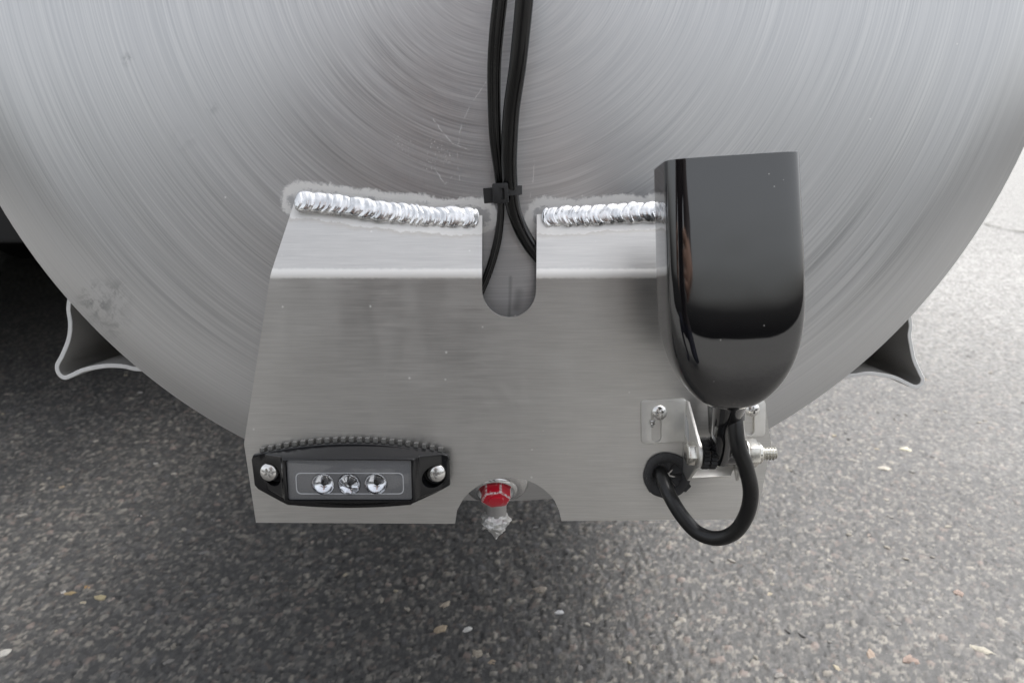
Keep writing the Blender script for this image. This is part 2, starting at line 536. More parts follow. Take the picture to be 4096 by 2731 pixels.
def asphalt_material(packed=False):
    m = NT('packed_aggregate' if packed else 'worn_asphalt')
    p = m.obj()
    big = m.noise(p, 2.2, 4.0, 0.6)
    mid = m.noise(p, 45.0, 4.0, 0.65)
    fine = m.noise(p, 420.0, 3.0, 0.7)
    v = m.voro(p, 330.0)
    v2 = m.voro(p, 150.0)
    cell = m.sep(v.outputs['Color'])[0]
    cell2 = m.sep(v2.outputs['Color'])[1]
    col = m.mix(mid, (0.030, 0.030, 0.030), (0.085, 0.083, 0.080))
    col = m.mix(m.math('MULTIPLY', m.ramp(cell, 0.72, 0.95), m.ramp(v.outputs['Distance'], 0.25, 0.5, 0.75, 0.0)), col, (0.24, 0.225, 0.20))
    col = m.mix(m.math('MULTIPLY', m.ramp(cell2, 0.78, 0.92), m.ramp(v2.outputs['Distance'], 0.30, 0.42, 0.7, 0.0)), col, (0.20, 0.185, 0.165))
    col = m.mix(m.math('MULTIPLY', m.ramp(fine, 0.66, 0.76), 0.6), col, (0.34, 0.33, 0.31))
    col = m.mix(m.math('MULTIPLY', m.ramp(big, 0.4, 0.7), 0.35), col, (0.11, 0.107, 0.10))
    grit = m.voro(p, 620.0)
    gcell = m.sep(grit.outputs['Color'])[2]
    col = m.mix(m.math('MULTIPLY', m.ramp(gcell, 0.60, 0.95), 0.38), col, (0.24, 0.23, 0.21))
    col = m.mix(m.math('MULTIPLY', m.ramp(gcell, 0.30, 0.05), 0.5), col, (0.016, 0.016, 0.016))
    if packed:
        col = m.mix(m.math('ADD', 0.25, m.math('MULTIPLY', fine, 0.5)), m.n('ShaderNodeVertexColor', layer_name='Col').outputs[0], (0.05, 0.05, 0.05))
        col = m.mix(m.math('MULTIPLY', m.ramp(fine, 0.64, 0.74), 0.55), col, (0.40, 0.39, 0.37))
    # shade and open daylight painted in: dark by the truck, paler away from it
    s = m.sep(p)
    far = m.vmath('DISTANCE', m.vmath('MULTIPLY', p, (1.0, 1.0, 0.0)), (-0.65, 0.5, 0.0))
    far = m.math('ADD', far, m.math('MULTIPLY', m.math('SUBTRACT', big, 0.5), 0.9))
    dust_or_light = m.ramp(far, 0.85, 2.7, 0.0, 0.64)
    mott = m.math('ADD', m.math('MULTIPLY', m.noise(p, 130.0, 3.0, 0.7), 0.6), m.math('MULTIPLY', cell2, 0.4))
    col = m.mix(dust_or_light, col, m.mix(m.ramp(mott, 0.25, 0.75), (0.17, 0.168, 0.160), (0.52, 0.515, 0.495)))
    pit = m.math('MULTIPLY', m.ramp(m.voro(p, 62.0).outputs['Distance'], 0.06, 0.16, 1.0, 0.0), m.ramp(m.noise(p, 24.0, 0.0), 0.48, 0.56))
    col = m.mix(m.math('MULTIPLY', pit, 0.8), col, (0.012, 0.012, 0.012))
    h = m.math('ADD', m.math('MULTIPLY', mid, 0.9), m.math('MULTIPLY', fine, 0.35))
    h = m.math('SUBTRACT', h, m.math('MULTIPLY', v.outputs['Distance'], 0.35))
    h = m.math('SUBTRACT', h, m.math('MULTIPLY', pit, 1.4))
    if packed: m.set(Base_Color=col, Roughness=m.math('ADD', 0.46, m.math('MULTIPLY', fine, 0.3)), Normal=m.bump(fine, 0.6, 0.0012), Specular_IOR_Level=0.6)
    else: m.set(Base_Color=col, Roughness=m.math('ADD', 0.50, m.math('MULTIPLY', fine, 0.3)), Normal=m.bump(h, 0.75, 0.0030), Specular_IOR_Level=0.55)
    return m.m

def stone_material(name, from_object):
    m = NT(name)
    p = m.obj()
    if from_object:
        c = m.n('ShaderNodeObjectInfo').outputs['Color']
    else:
        c = m.n('ShaderNodeVertexColor', layer_name='Col').outputs[0]
    f = m.noise(p, 650.0 if not from_object else 2.2, 3.0, 0.7)
    hsv = m.n('ShaderNodeHueSaturation')
    m.put(hsv.inputs['Value'], m.math('ADD', 0.45, f)); m.put(hsv.inputs['Color'], c)
    m.set(Base_Color=hsv.outputs[0], Roughness=0.58, Normal=m.bump(f, 0.4, 0.0012 if not from_object else 0.15))
    return m.m

M_head = head_material()
M_plate = sheet_material('bracket_sheet')
M_shellmetal = metal_material('tank_shell_aluminium', (0.72, 0.72, 0.73), 0.30, 200.0)
M_weld = weld_material()
M_cable = rubber_material('black_cable_jacket', 0.004, 0.20, 0.3)
M_cable2 = rubber_material('matt_black_cable_jacket', 0.006, 0.30, 0.4)
M_rubber = rubber_material('dusty_black_rubber', 0.034, 0.8, 0.9)
M_nylon = rubber_material('black_nylon', 0.014, 0.5, 0.15)
M_gloss = gloss_material('glossy_black_plastic', (0.004, 0.004, 0.005), 0.05, 0.9, 0.7)
M_lightbody = gloss_material('black_light_body', (0.007, 0.007, 0.008), 0.16, 0.5, 0.0)
M_steel = metal_material('stainless_steel', (0.90, 0.89, 0.86), 0.42, 900.0)
M_zinc = metal_material('zinc_plated_steel', (0.82, 0.80, 0.74), 0.24, 700.0)
M_screw = metal_material('screw_steel', (0.86, 0.85, 0.83), 0.22, 900.0)
M_rail = simple('mill_aluminium', (0.55, 0.54, 0.52), 0.55, 0.5).m
M_railcut = simple('sawn_aluminium_edge', (0.80, 0.80, 0.79), 0.6, 0.35).m
M_dark = simple('recess_black', (0.008, 0.008, 0.008), 0.5).m
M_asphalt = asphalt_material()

# ------------------------------------------------------------------ ground: one sloping sheet of asphalt
SLOPE = R(9.0)
GZ0 = 0.0
def gz(y): return GZ0 + math.tan(SLOPE) * y
def ground_point(px, py):
    a, b = (px - 512.0) / FPX, (341.0 - py) / FPX
    d = Vector((a, CP + b * SP, -SP + b * CP))
    n = Vector((0, -math.sin(SLOPE), math.cos(SLOPE)))
    t = (Vector((0, 0, GZ0)) - CAM).dot(n) / d.dot(n)
    return CAM + d * t

xs = np.concatenate([np.linspace(-40, -3, 12), np.linspace(-2.5, 4.5, 60), np.linspace(5, 40, 12)])
ys = np.concatenate([np.linspace(-40, -2, 12), np.linspace(-1.5, 5.5, 60), np.linspace(6, 40, 12)])
verts = [(x, y, gz(y) + 0.004 * (mnoise.noise((x * 1.3, y * 1.3, 0)) if abs(x) < 6 and abs(y) < 7 else 0)) for y in ys for x in xs]
nx = len(xs)
faces = [(j * nx + i, j * nx + i + 1, (j + 1) * nx + i + 1, (j + 1) * nx + i) for j in range(len(ys) - 1) for i in range(nx - 1)]
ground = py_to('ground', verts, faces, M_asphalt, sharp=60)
tag(ground, 'worn dark grey asphalt with pale embedded stones', None, kind='structure')
def gzn(x, y): return gz(y) + 0.004 * mnoise.noise((x * 1.3, y * 1.3, 0))

# ------------------------------------------------------------------ tank
tank = empty('fuel_tank', (0, 0.45, ZC - TANK_R), 'big round brushed aluminium tank with its flat end facing the camera', 'tank')
def head_y(r):
    if r < 0.262: return 0.0
    t = (r - 0.262) / (TANK_R - 0.262)
    return 0.006 * t ** 2.2
bm = bmesh.new()
nseg = 256
rr = [0.0, 0.04, 0.10, 0.16, 0.22, 0.25] + list(np.linspace(0.262, TANK_R, 16))
prof = [(r, -head_y(r)) for r in rr] + [(TANK_R + 0.0005, -0.0075), (TANK_R, -0.009), (TANK_R - 0.003, -0.018)]
lathe(bm, prof, (0, 0, 0), (0, -1, 0), nseg)
head = bm_to('head', bm, M_head, None, 50)
head.location = (0, 0, ZC)
head.parent = tank
head.matrix_parent_inverse = parent_matrix(tank).inverted()
bm = bmesh.new()
lathe(bm, [(TANK_R - 0.004, -0.019), (TANK_R, -0.022), (TANK_R, -1.05), (TANK_R - 0.02, -1.07), (0, -1.07)], (0, 0, ZC), (0, -1, 0), 128)
bm_to('shell', bm, M_shellmetal, tank, 40)

# drain boss welded in the bottom of the head
PLUG = at(496, 490.5, -0.002)
PAX = Vector((0.02, -0.80, -0.60)).normalized()
bm = bmesh.new()
lathe(bm, [(0.0195, -0.022), (0.0190, -0.004), (0.0165, -0.0012), (0.0125, -0.0006), (0.0118, 0.0006), (0.0108, 0.0010), (0.0098, 0.0003), (0, 0.0003)], PLUG, PAX, 48)
bm_to('drain_boss', bm, metal_material('polished_boss', (0.80, 0.80, 0.80), 0.2, 300.0), tank, 40)

# red hexagon plug with paint worn off its corners
mr = NT('red_paint')
pp = mr.obj()
mr.set(Base_Color=mr.mix(mr.ramp(mr.noise(pp, 420.0, 3.0), 0.62, 0.70), (0.62, 0.006, 0.028), (0.66, 0.16, 0.18)), Roughness=0.32, Coat_Weight=0.3)
mw = NT('worn_plug_edge')
pp = mw.obj()
mw.set(Base_Color=mw.mix(mw.ramp(mw.noise(pp, 700.0, 3.0, 0.7), 0.42, 0.56), (0.50, 0.03, 0.05), (0.80, 0.66, 0.66)), Roughness=0.6)
plug = empty('drain_plug', PLUG, 'red hexagonal drain plug with worn edges under the arch of the bracket', 'plug')
bm = bmesh.new()
lathe(bm, [(0, -0.004), (0.0090, -0.004), (0.0090, 0.0062), (0, 0.0062)], PLUG, PAX, 6, rot=R(12))
ret = bevel_sharp(bm, 0.0009, 2)
for f in ret['faces']: f.material_index = 1
bm_to('hex_head', bm, [mr.m, mw.m], plug, 25)
bm = bmesh.new()
lathe(bm, [(0, 0.0058), (0.0045, 0.0058), (0.0045, 0.0069), (0.0040, 0.0072), (0, 0.0073)], PLUG, PAX, 24)
bm_to('centre_button', bm, mr.m, plug, 25)

# silvery crumpled point below the plug
spike = empty('drain_point', at(496, 530, 0.006), 'crumpled silvery pointed tip below the red plug', 'drain tip')
c0 = at(496, 507.5, 0.004)
mf = NT('crumpled_foil')
pp = mf.obj()
mf.set(Base_Color=(0.80, 0.80, 0.79), Metallic=0.85, Roughness=0.32, Normal=mf.bump(mf.noise(pp, 330.0, 3.0, 0.6), 0.8, 0.004))
bm = bmesh.new()
lathe(bm, [(0.0062, 0.010), (0.0062, -0.0040), (0.0058, -0.0045), (0, -0.0045)], c0, (0, 0, 1), 28)
bm_to('stub', bm, metal_material('grey_stub', (0.55, 0.55, 0.55), 0.4), spike, 40)
rings = []
for i in range(15):
    t = i / 14
    zz = -0.0030 - 0.0165 * t
    r0 = 0.0082 * (1 - max(0, (t - 0.32) / 0.68) ** 1.15) if t > 0.1 else 0.0060 + 0.016 * t
    r0 = max(r0, 0.0005)
    ring = []
    for k in range(22):
        a = 2 * math.pi * k / 22
        q = r0 * (1 + 0.34 * mnoise.noise((math.cos(a) * 1.6, math.sin(a) * 1.6, t * 6)) + 0.22 * mnoise.noise((math.cos(a) * 5, math.sin(a) * 5, t * 14)))
        ring.append(c0 + Vector((q * math.cos(a), q * math.sin(a), zz)))
    rings.append(ring)
bm_to('crumpled_point', loft(rings), mf.m, spike, 22)

# ------------------------------------------------------------------ bent support rails below the tank
RY = 0.045
def rail(px, label, thick):
    P = catmull([tuple(at(x, y, RY)) + (1.0,) for x, y in px], 6)
    n = len(P)
    bm = bmesh.new()
    rows = []
    for i in range(n):
        a = P[max(i - 1, 0)]; b = P[min(i + 1, n - 1)]
        t = Vector((b[0] - a[0], 0, b[2] - a[2])).normalized()
        nn = Vector((-t.z, 0, t.x)) * (thick / 2)
        c = Vector(P[i][:3])
        w = 0.00025 * mnoise.noise((i * 0.9, 3, 1))
        rows.append((c + nn * (1 + w * 400), c - nn))
    deep = Vector((0, 0.85, 0))
    V = [[bm.verts.new(p) for p in (a, b, b + deep, a + deep)] for a, b in rows]
    for A, B in zip(V, V[1:]):
        for k in range(4):
            bm.faces.new((A[k], A[(k + 1) % 4], B[(k + 1) % 4], B[k]))
    bm.faces.new(V[0]); bm.faces.new(V[-1])
    bevel_sharp(bm, 0.0003, 1, 60)
    for f in bm.faces: f.material_index = 1 if f.normal.y < -0.5 else 0
    c = at(px[6][0], px[6][1], RY)
    root = empty('support_rail', c, label, 'rail', 'bent rails under the tank')
    bm_to('bent_sheet', bm, [M_rail, M_railcut], root, 40)
    return root
rail([(118, 272), (92, 276), (74, 288), (68.3, 306), (70, 323.4), (68.3, 339), (62, 355), (56.9, 365), (58.3, 372.9), (64, 377.2), (71.2, 375), (82, 370),
      (95, 367), (109, 365.3), (123.6, 366), (136, 368.6), (152, 368), (168, 360), (176, 350)], 'bent aluminium rail at lower left of the tank, over dark asphalt', 0.0027)
rail([(868, 296), (888, 298), (906, 309), (910.7, 323.7), (909.6, 334.4), (911.4, 346), (914.3, 359.5), (919.7, 371.7), (922.9, 378.9), (920.4, 384.6), (914.7, 386.4),
      (906, 382.5), (895.3, 377.5), (882.4, 374.6), (868, 373), (853, 375), (838, 375), (824, 368), (818, 358)], 'bent aluminium rail at lower right of the tank, over pale asphalt', 0.0024)

# ------------------------------------------------------------------ bracket plate
YP = -0.018                     # front face of the plate
TH = 0.0025
bracket = empty('light_bracket', at(508, 521, YP), 'bent sheet aluminium bracket welded to the tank, with slot and arch', 'bracket')
def xz(px, py, Y=YP):
    p = at(px, py, Y); return (p.x, p.z)
z_bend = xz(400, 274)[1]
ANG = R(24)
RB = 0.011
outline = []
def flange(px, py): outline.append(xz(px, py, -0.007))
def plate(px, py): outline.append(xz(px, py))
plate(270.5, 274); plate(244, 443); plate(256, 522); plate(455, 523)
for q in ((457, 509.5), (463.7, 497.6), (469.5, 491.5), (477, 486.0), (484, 481.8), (492, 478.9), (501, 477.2), (510.6, 476.6), (520, 477.8), (529, 480.4), (537, 484), (544, 488.7), (550, 494.3), (555, 500.6), (559, 509.5), (561.5, 520.3)):
    plate(*q)
plate(757, 518.5); plate(771, 443); plate(746, 274)
flange(726, 205); flange(690, 207); flange(650, 208.5); flange(595, 211.5); flange(537, 214)
plate(536.4, 274); plate(536.2, 289)
for k in range(1, 20):
    a = math.pi * k / 20
    plate(509.1 + 27.1 * math.cos(a), 289 + 28.2 * math.sin(a))
plate(482, 289); plate(482, 274)
flange(482, 215); flange(430, 212.5); flange(377, 207); flange(320, 199); flange(292, 197)
bm = bmesh.new()
ov = [bm.verts.new((x, 0, z)) for x, z in outline]
oe = [bm.edges.new((ov[i], ov[(i + 1) % len(ov)])) for i in range(len(ov))]
bmesh.ops.triangle_fill(bm, use_beauty=True, use_dissolve=False, edges=oe)
for k in range(9):
    zc = z_bend + (k / 8 - 0.5) * RB * math.tan(ANG) * 1.05
    g = bm.verts[:] + bm.edges[:] + bm.faces[:]
    bmesh.ops.bisect_plane(bm, geom=g, plane_co=(0, 0, zc), plane_no=(0, 0, 1))
def bent_y(z):
    h = RB * math.tan(ANG) * 0.525
    if z < z_bend - h: return YP
    if z > z_bend + h: return YP + (z - z_bend) * math.tan(ANG) * 1.0
    t = (z - (z_bend - h)) / (2 * h)
    return YP + math.tan(ANG) * h * t * t
for v in bm.verts: v.co.y = bent_y(v.co.z)
bmesh.ops.recalc_face_normals(bm, faces=bm.faces[:])
if sum(f.normal.y * f.calc_area() for f in bm.faces) > 0:
    bmesh.ops.reverse_faces(bm, faces=bm.faces[:])
me = bpy.data.meshes.new('plate'); bm.to_mesh(me); bm.free()
plate_o = link('plate', me, M_plate, bracket, None, None)
md = plate_o.modifiers.new('thickness', 'SOLIDIFY'); md.thickness = TH; md.offset = -1
mb = plate_o.modifiers.new('edge', 'BEVEL'); mb.width = 0.0003; mb.segments = 2; mb.limit_method = 'ANGLE'; mb.angle_limit = R(50); mb.harden_normals = False
for p in me.polygons: p.use_smooth = False

# weld beads: overlapping rippled puddles
def weld_bead(path, seed, flip):
    P = catmull([tuple(p) for p in path], 40)
    seg = np.linalg.norm(np.diff(P, axis=0), axis=1)
    S = np.concatenate([[0], np.cumsum(seg)])
    Ltot = S[-1]
    N = int(Ltot / 0.00028)
    ss = np.linspace(0, Ltot, N)
    C = np.stack([np.interp(ss, S, P[:, i]) for i in range(3)], 1)
    r = random.Random(seed)
    starts = [-0.003]
    while starts[-1] < Ltot + 0.02: starts.append(starts[-1] + r.choice((0.0030, 0.0042, 0.0050, 0.0056, 0.0066, 0.0080)) * r.uniform(0.9, 1.1))
    starts = np.array(starts)
    wid = 0.0062
    amp = [r.uniform(0.35, 1.25) for _ in starts]
    skew = [r.uniform(-0.0022, 0.0022) for _ in starts]
    bm = bmesh.new()
    m = 26
    rows = []
    nrm = Vector((0, -0.90, 0.30)).normalized()
    for i in range(N):
        t = Vector(C[min(i + 1, N - 1)] - C[max(i - 1, 0)]).normalized()
        side = nrm.cross(t).normalized()
        endf = min(1.0, (ss[i] + 0.0004) / 0.0036, (Ltot - ss[i] + 0.0004) / 0.0036)
        endf = math.sqrt(max(0.02, 1 - (1 - endf) ** 2))
        row = []
        for k in range(m + 1):
            c = -1 + 2 * k / m
            ph = ss[i] + flip * 0.0034 * c * c + 0.0009 * mnoise.noise((c * 1.0, ss[i] * 60, seed)) + 0.0010 * c * math.sin(ss[i] * 70 + seed)
            j = int(np.searchsorted(starts, ph)) - 1
            j = max(0, min(j, len(starts) - 2))
            u = (ph - starts[j]) / (starts[j + 1] - starts[j])
            if flip < 0: u = 1 - u
            puddle = (1 - u) ** 0.6 * 0.75 + 0.25 * math.sin(u * math.pi)
            fine = 0.09 * math.sin(u * 17 + seed)
            w = wid * (0.90 + 0.13 * amp[j] * math.sin(max(0.0, min(1.0, u)) * math.pi) + 0.09 * mnoise.noise((ss[i] * 150, 0, seed)) )
            h = 0.0019 * (1 + 0.25 * mnoise.noise((ss[i] * 120, 2, seed))) * math.sqrt(max(0, 1 - c * c)) + 0.00075 * amp[j] * (puddle + fine) * (1 - c * c) ** 0.4
            h += 0.00008 * mnoise.noise((ss[i] * 400, c * 2, seed + 5))
            row.append(bm.verts.new(Vector(C[i]) + side * (c * w * endf) + nrm * (h * endf - 0.0012)))
        rows.append(row)
    for A, B in zip(rows, rows[1:]):
        for k in range(m):
            bm.faces.new((A[k], A[k + 1], B[k + 1], B[k]))
    for row in (rows[0], rows[-1]): bm.faces.new(row)
    return bm_to('weld_bead', bm, M_weld, bracket, 60)
weld_bead(WL, 3, 1)
weld_bead(WR, 8, -1)

# ------------------------------------------------------------------ three-diode marker light
ML = empty('marker_light', at(353, 500, YP), 'small black three-diode marker light screwed to the left of the bracket', 'light')
def XZ(px, py, Y): p = at(px, py, Y); return Vector((p.x, Y, p.z))
YB0, YB1, YF = YP - 0.0004, YP - 0.006, YP - 0.0185
def lightring(Y, xl, xr, ye, yt, yb, xl2, xr2, n=14, k=0):
    """closed outline: arched top from (xl,ye) over yt to (xr,ye), ends, arched bottom"""
    pts = []
    for i in range(n + 1):
        t = i / n
        pts.append((xl + (xr - xl) * t, ye - (ye - yt) * (1 - (2 * t - 1) ** 2)))
    return pts
def outl(dx=0.0, dy=0.0, r=6):
    top = [(257 + (449 - 257) * t, 450.5 - 11.5 * (1 - (2 * t - 1) ** 2)) for t in np.linspace(0, 1, 25)]
    right = [(451, 454), (451.5, 480)]
    bot = [(438, 487.5), (414, 498.5)] + [(413 - (413 - 291) * t, 499.5 + 3.0 * (1 - (2 * t - 1) ** 2)) for t in np.linspace(0, 1, 13)] + [(283, 495.5)]
    left = [(262, 484), (258.5, 480), (255.5, 455)]
    return top + right + bot + left
OUT = outl()
cx0, cy0 = 353.5, 474.0
base = [Vector((*xz(px, py, YP),)) for px, py in OUT]
base_w = [(v[0], v[1]) for v in base]
def scaled(s, shiftz=0.0, Y=0.0):
    cxw, czw = xz(cx0, cy0, YP)
    return [Vector((cxw + (x - cxw) * s, Y, czw + (z - czw) * s + shiftz)) for x, z in base_w]
# rings of the body: back edge, ear level, then the block that carries the lens
fl = xz(283.5, 480, YF)[0]; fr = xz(414.5, 480, YF)[0]
ft = xz(350, 457.5, YF)[1]; fb = xz(350, 503.0, YF)[1]
ring0 = scaled(0.985, 0, YB0 - 0.0030)
ring1 = scaled(1.0, 0, YB0 - 0.0038)
ring2 = scaled(0.995, 0, YB1 - 0.001)
def squash(Y, e, rx=1.0):
    out = []
    for v in ring2:
        x = min(max(v.x, fl - e), fr + e)
        z = v.z
        zz = min(max(z, fb - e * 0.6), ft + e * 0.6)
        out.append(Vector((x, Y, zz)))
    return out
bm = bmesh.new()
body_rings = [ring0, ring1, ring2]
bmA = loft(body_rings)
bevel_sharp(bmA, 0.0008, 3, 25)
# lens block: a wedge whose roof falls towards the lens and whose flanks slope to the ears
blk = []
czw = xz(cx0, cy0, YP)[1]
bx0, bx1 = xz(262, 470, YB1)[0], xz(446, 470, YB1)[0]
zt_mid = max(v.z for v in ring2)
def blockring(Y, x0, x1, zt, zb, archt, archb, n=12):
    pts = [Vector((x0 + (x1 - x0) * t, Y, zt - archt * (2 * t - 1) ** 2)) for t in np.linspace(0, 1, n)]
    pts += [Vector((x1 + (x0 - x1) * t, Y, zb + archb * (2 * t - 1) ** 2)) for t in np.linspace(0, 1, n)]
    return pts
zb_mid = min(v.z for v in ring2)
r_a = blockring(YB1 + 0.0005, bx0, bx1, zt_mid - 0.0002, zb_mid + 0.0004, 0.0055, 0.0105)
r_b = blockring(YP - 0.0145, fl - 0.0022, fr + 0.0022, ft + 0.0004, fb - 0.0003, 0.0004, 0.0016)
r_c = blockring(YF, fl, fr, ft, fb, 0.0004, 0.0012)
bmB = loft([r_a, r_b, r_c])
bevel_sharp(bmB, 0.0010, 3, 25)
bodyA = bm_to('housing', bmA, M_lightbody, ML, 30)
bodyB = bm_to('lens_block', bmB, M_lightbody, ML, 30)
# pockets for the screws
SCREWS = [(269.5, 471.5), (436.0, 472.5)]
def pocket(px, py, r, Y0, Y1, tz=0.0):
    c = at(px, py, YB1 - 0.002)
    b = bmesh.new()
    lathe(b, [(0, -0.001), (r, -0.001), (r, 0.03), (0, 0.03)], (c.x, Y0, c.z), (0, -1, 0), 32)
    return bm_to('cutter', b, M_lightbody, None, None)
for o, y0 in ((bodyA, YB1 + 0.0022), (bodyB, YB1 + 0.0022)):
    cut(o, [pocket(SCREWS[0][0] + 3.5, SCREWS[0][1] + 1.5, 0.0062, y0, 0), pocket(SCREWS[1][0] - 1.5, SCREWS[1][1] + 2.5, 0.0062, y0, 0)])
lens_pocket = prism(rounded([(fl + 0.0014, ft - 0.0012), (fr - 0.0014, ft - 0.0012), (fr - 0.0012, fb + 0.0015), (fl + 0.0016, fb + 0.0015)], 0.0016), YF - 0.002, YF + 0.0052)
cut(bodyB, [bm_to('cutter', lens_pocket, M_lightbody, None, None)])

def phillips(name, c, r, h, axis, parent, mat=None, rot=0.3):
    """domed pan-head screw with a cross recess"""
    A = Vector(axis).normalized()
    bm = bmesh.new()
    prof = [(0, -0.004), (r * 0.5, -0.004), (r * 0.5, 0.0), (r, 0.0), (r * 1.0, h * 0.25)] + [(r * math.cos(a), h * 0.25 + h * 0.75 * math.sin(a)) for a in np.linspace(0.18, math.pi / 2, 9)[:-1]] + [(0, h)]
    lathe(bm, prof, c, A, 36)
    o = bm_to(name, bm, mat or M_screw, parent, 40)
    Mx = frame_of(A)
    cs = []
    for q in (0, math.pi / 2):
        b = bmesh.new()
        d1 = Vector((math.cos(rot + q), math.sin(rot + q), 0)); d2 = Vector((-d1.y, d1.x, 0))
        L0, L1, W0, W1 = r * 0.62, r * 0.32, r * 0.13, r * 0.09
        top, bot = h * 1.4, h * 0.30
        ring_t = [Vector(c) + Mx @ (d1 * (sx * L0) + d2 * (sy * W0) + Vector((0, 0, top))) for sx, sy in ((-1, -1), (1, -1), (1, 1), (-1, 1))]
        ring_b = [Vector(c) + Mx @ (d1 * (sx * L1) + d2 * (sy * W1) + Vector((0, 0, bot))) for sx, sy in ((-1, -1), (1, -1), (1, 1), (-1, 1))]
        for qd in (ring_t, ring_b): pass
        bb = loft([ring_t, ring_b])
        cs.append(bm_to('cutter', bb, mat or M_screw, None, None))
        b.free()
    # the recess is cut before parenting matters: cutters live in world space
    cut(o, cs)
    return o
for (px, py), rt in zip(SCREWS, (0.5, 0.05)):
    c = at(px, py, YB1 - 0.0012)
    phillips('screw', (c.x, YB1 - 0.0002, c.z), 0.0053, 0.0032, (0.0, -1, 0.10), ML, None, rt)

# smoked lens with three clear diodes in bright cups
msm = NT('smoked_lens')
pp = msm.obj()
gr = msm.noise(pp, 1500.0, 2.0)
msm.set(Base_Color=msm.mix(gr, (0.095, 0.097, 0.102), (0.19, 0.193, 0.20)), Roughness=0.34, Coat_Weight=1.0, Coat_Roughness=0.04, Normal=msm.bump(gr, 0.10, 0.0004))
mcl = NT('clear_diode_dome')
mcl.set(Base_Color=(0.97, 0.98, 1.0), Roughness=0.02, Transmission_Weight=1.0, IOR=1.46)
mcup = metal_material('chrome_cup', (0.93, 0.94, 0.96), 0.16, 400.0, 0.05)
mwin = NT('clear_window')
mwin.set(Base_Color=(0.45, 0.46, 0.48), Roughness=0.10, Specular_IOR_Level=0.6, Coat_Weight=0.6, Coat_Roughness=0.03)
YL = YF + 0.0012
lx0, lx1, lzt, lzb = fl + 0.0016, fr - 0.0016, ft - 0.0014, fb + 0.0016
LED = [at(px, py, YL) for px, py in ((323, 483.6), (349.2, 483.6), (376, 483.2))]
lensbm = prism(rounded([(lx0, lzt), (lx1, lzt), (lx1, lzb), (lx0, lzb)], 0.0015), YL + 0.0040, YL)
bevel_sharp(lensbm, 0.0004, 2)
lens = bm_to('lens', lensbm, msm.m, ML, 30)
cs = []
for c in LED:
    b = bmesh.new()
    lathe(b, [(0, -0.006), (0.0061, -0.006), (0.0061, 0.004), (0, 0.004)], (c.x, YL, c.z), (0, -1, 0), 40)
    cs.append(bm_to('cutter', b, msm.m, None, None))
cut(lens, cs)
# thin raised border of the window
wx0, wz0 = xz(296.5, 493.5, YL); wx1, wz1 = xz(403.5, 472.0, YL)
o1 = rounded([(wx0, wz1), (wx1, wz1), (wx1, wz0), (wx0, wz0)], 0.003)
o2 = rounded([(wx0 + 0.0005, wz1 - 0.0005), (wx1 - 0.0005, wz1 - 0.0005), (wx1 - 0.0005, wz0 + 0.0005), (wx0 + 0.0005, wz0 + 0.0005)], 0.0027)
bm = bmesh.new()
rA = [[bm.verts.new((x, Y, z)) for x, z in o] for o, Y in ((o1, YL + 0.0004), (o1, YL - 0.00025), (o2, YL - 0.00025), (o2, YL + 0.0004))]
for A, B in zip(rA, rA[1:]):
    for k in range(len(A)): bm.faces.new((A[k], A[(k + 1) % len(A)], B[(k + 1) % len(A)], B[k]))
bm_to('window_border', bm, mwin.m, lens, 30)
for i, c in enumerate(LED):
    b = bmesh.new()
    lathe(b, [(0.0060, -0.0002), (0.0058, 0.0002), (0.0048, -0.0018), (0.0026, -0.0036), (0.0016, -0.0038), (0, -0.0038)], (c.x, YL, c.z), (0, -1, 0), 40 if i != 1 else 12)
    cup = bm_to('reflector_cup', b, mcup, lens, 30 if i != 1 else 10)
    b = bmesh.new()
    lathe(b, [(0.0013, -0.0037), (0.0013, -0.0022), (0, -0.0022)], (c.x, YL, c.z), (0, -1, 0), 20)
    bm_to('diode', b, M_dark, lens, 30)
    b = bmesh.new()
    nd = 36 if i != 1 else 9
    lathe(b, [(0, -0.0008), (0.0052, -0.0008), (0.0056, -0.0002)] + [(0.0056 * math.cos(a), 0.0036 * math.sin(a)) for a in np.linspace(0.12, math.pi / 2, 10)[:-1]] + [(0, 0.0036)], (c.x, YL, c.z), (0, -1, 0), nd)
    bm_to('diode_dome', b, mcl.m, lens, 40 if i != 1 else 8)
# ribs along the back edge of the roof
rib_me = None
for i in range(23):
    t = (i + 0.6) / 23.4
    px = 258 + (447 - 258) * t
    py = 449.5 - 11.5 * (1 - (2 * t - 1) ** 2)
    c = at(px, py, YP - 0.0017)
    if rib_me is None:
        b = bmesh.new()
        bmesh.ops.create_cube(b, size=1.0)
        bmesh.ops.scale(b, vec=(0.0024, 0.0032, 0.0052), verts=b.verts[:])
        bevel_sharp(b, 0.0001, 1)
        o = bm_to('rib', b, simple('grey_rib_plastic', (0.16, 0.158, 0.15), 0.35).m, ML, 30)
        rib_me = o.data
    else:
        o = bpy.data.objects.new('rib', rib_me); COL.objects.link(o)
        o.parent = ML; o.matrix_parent_inverse = parent_matrix(ML).inverted()
    o.location = (c.x, YP - 0.0019, c.z - 0.0017)
b = prism([(v.x, v.z) for v in scaled(0.965, 0.0)], YP - 0.0002, YB0 - 0.0031)
bm_to('gasket', b, M_rubber, ML, 30)

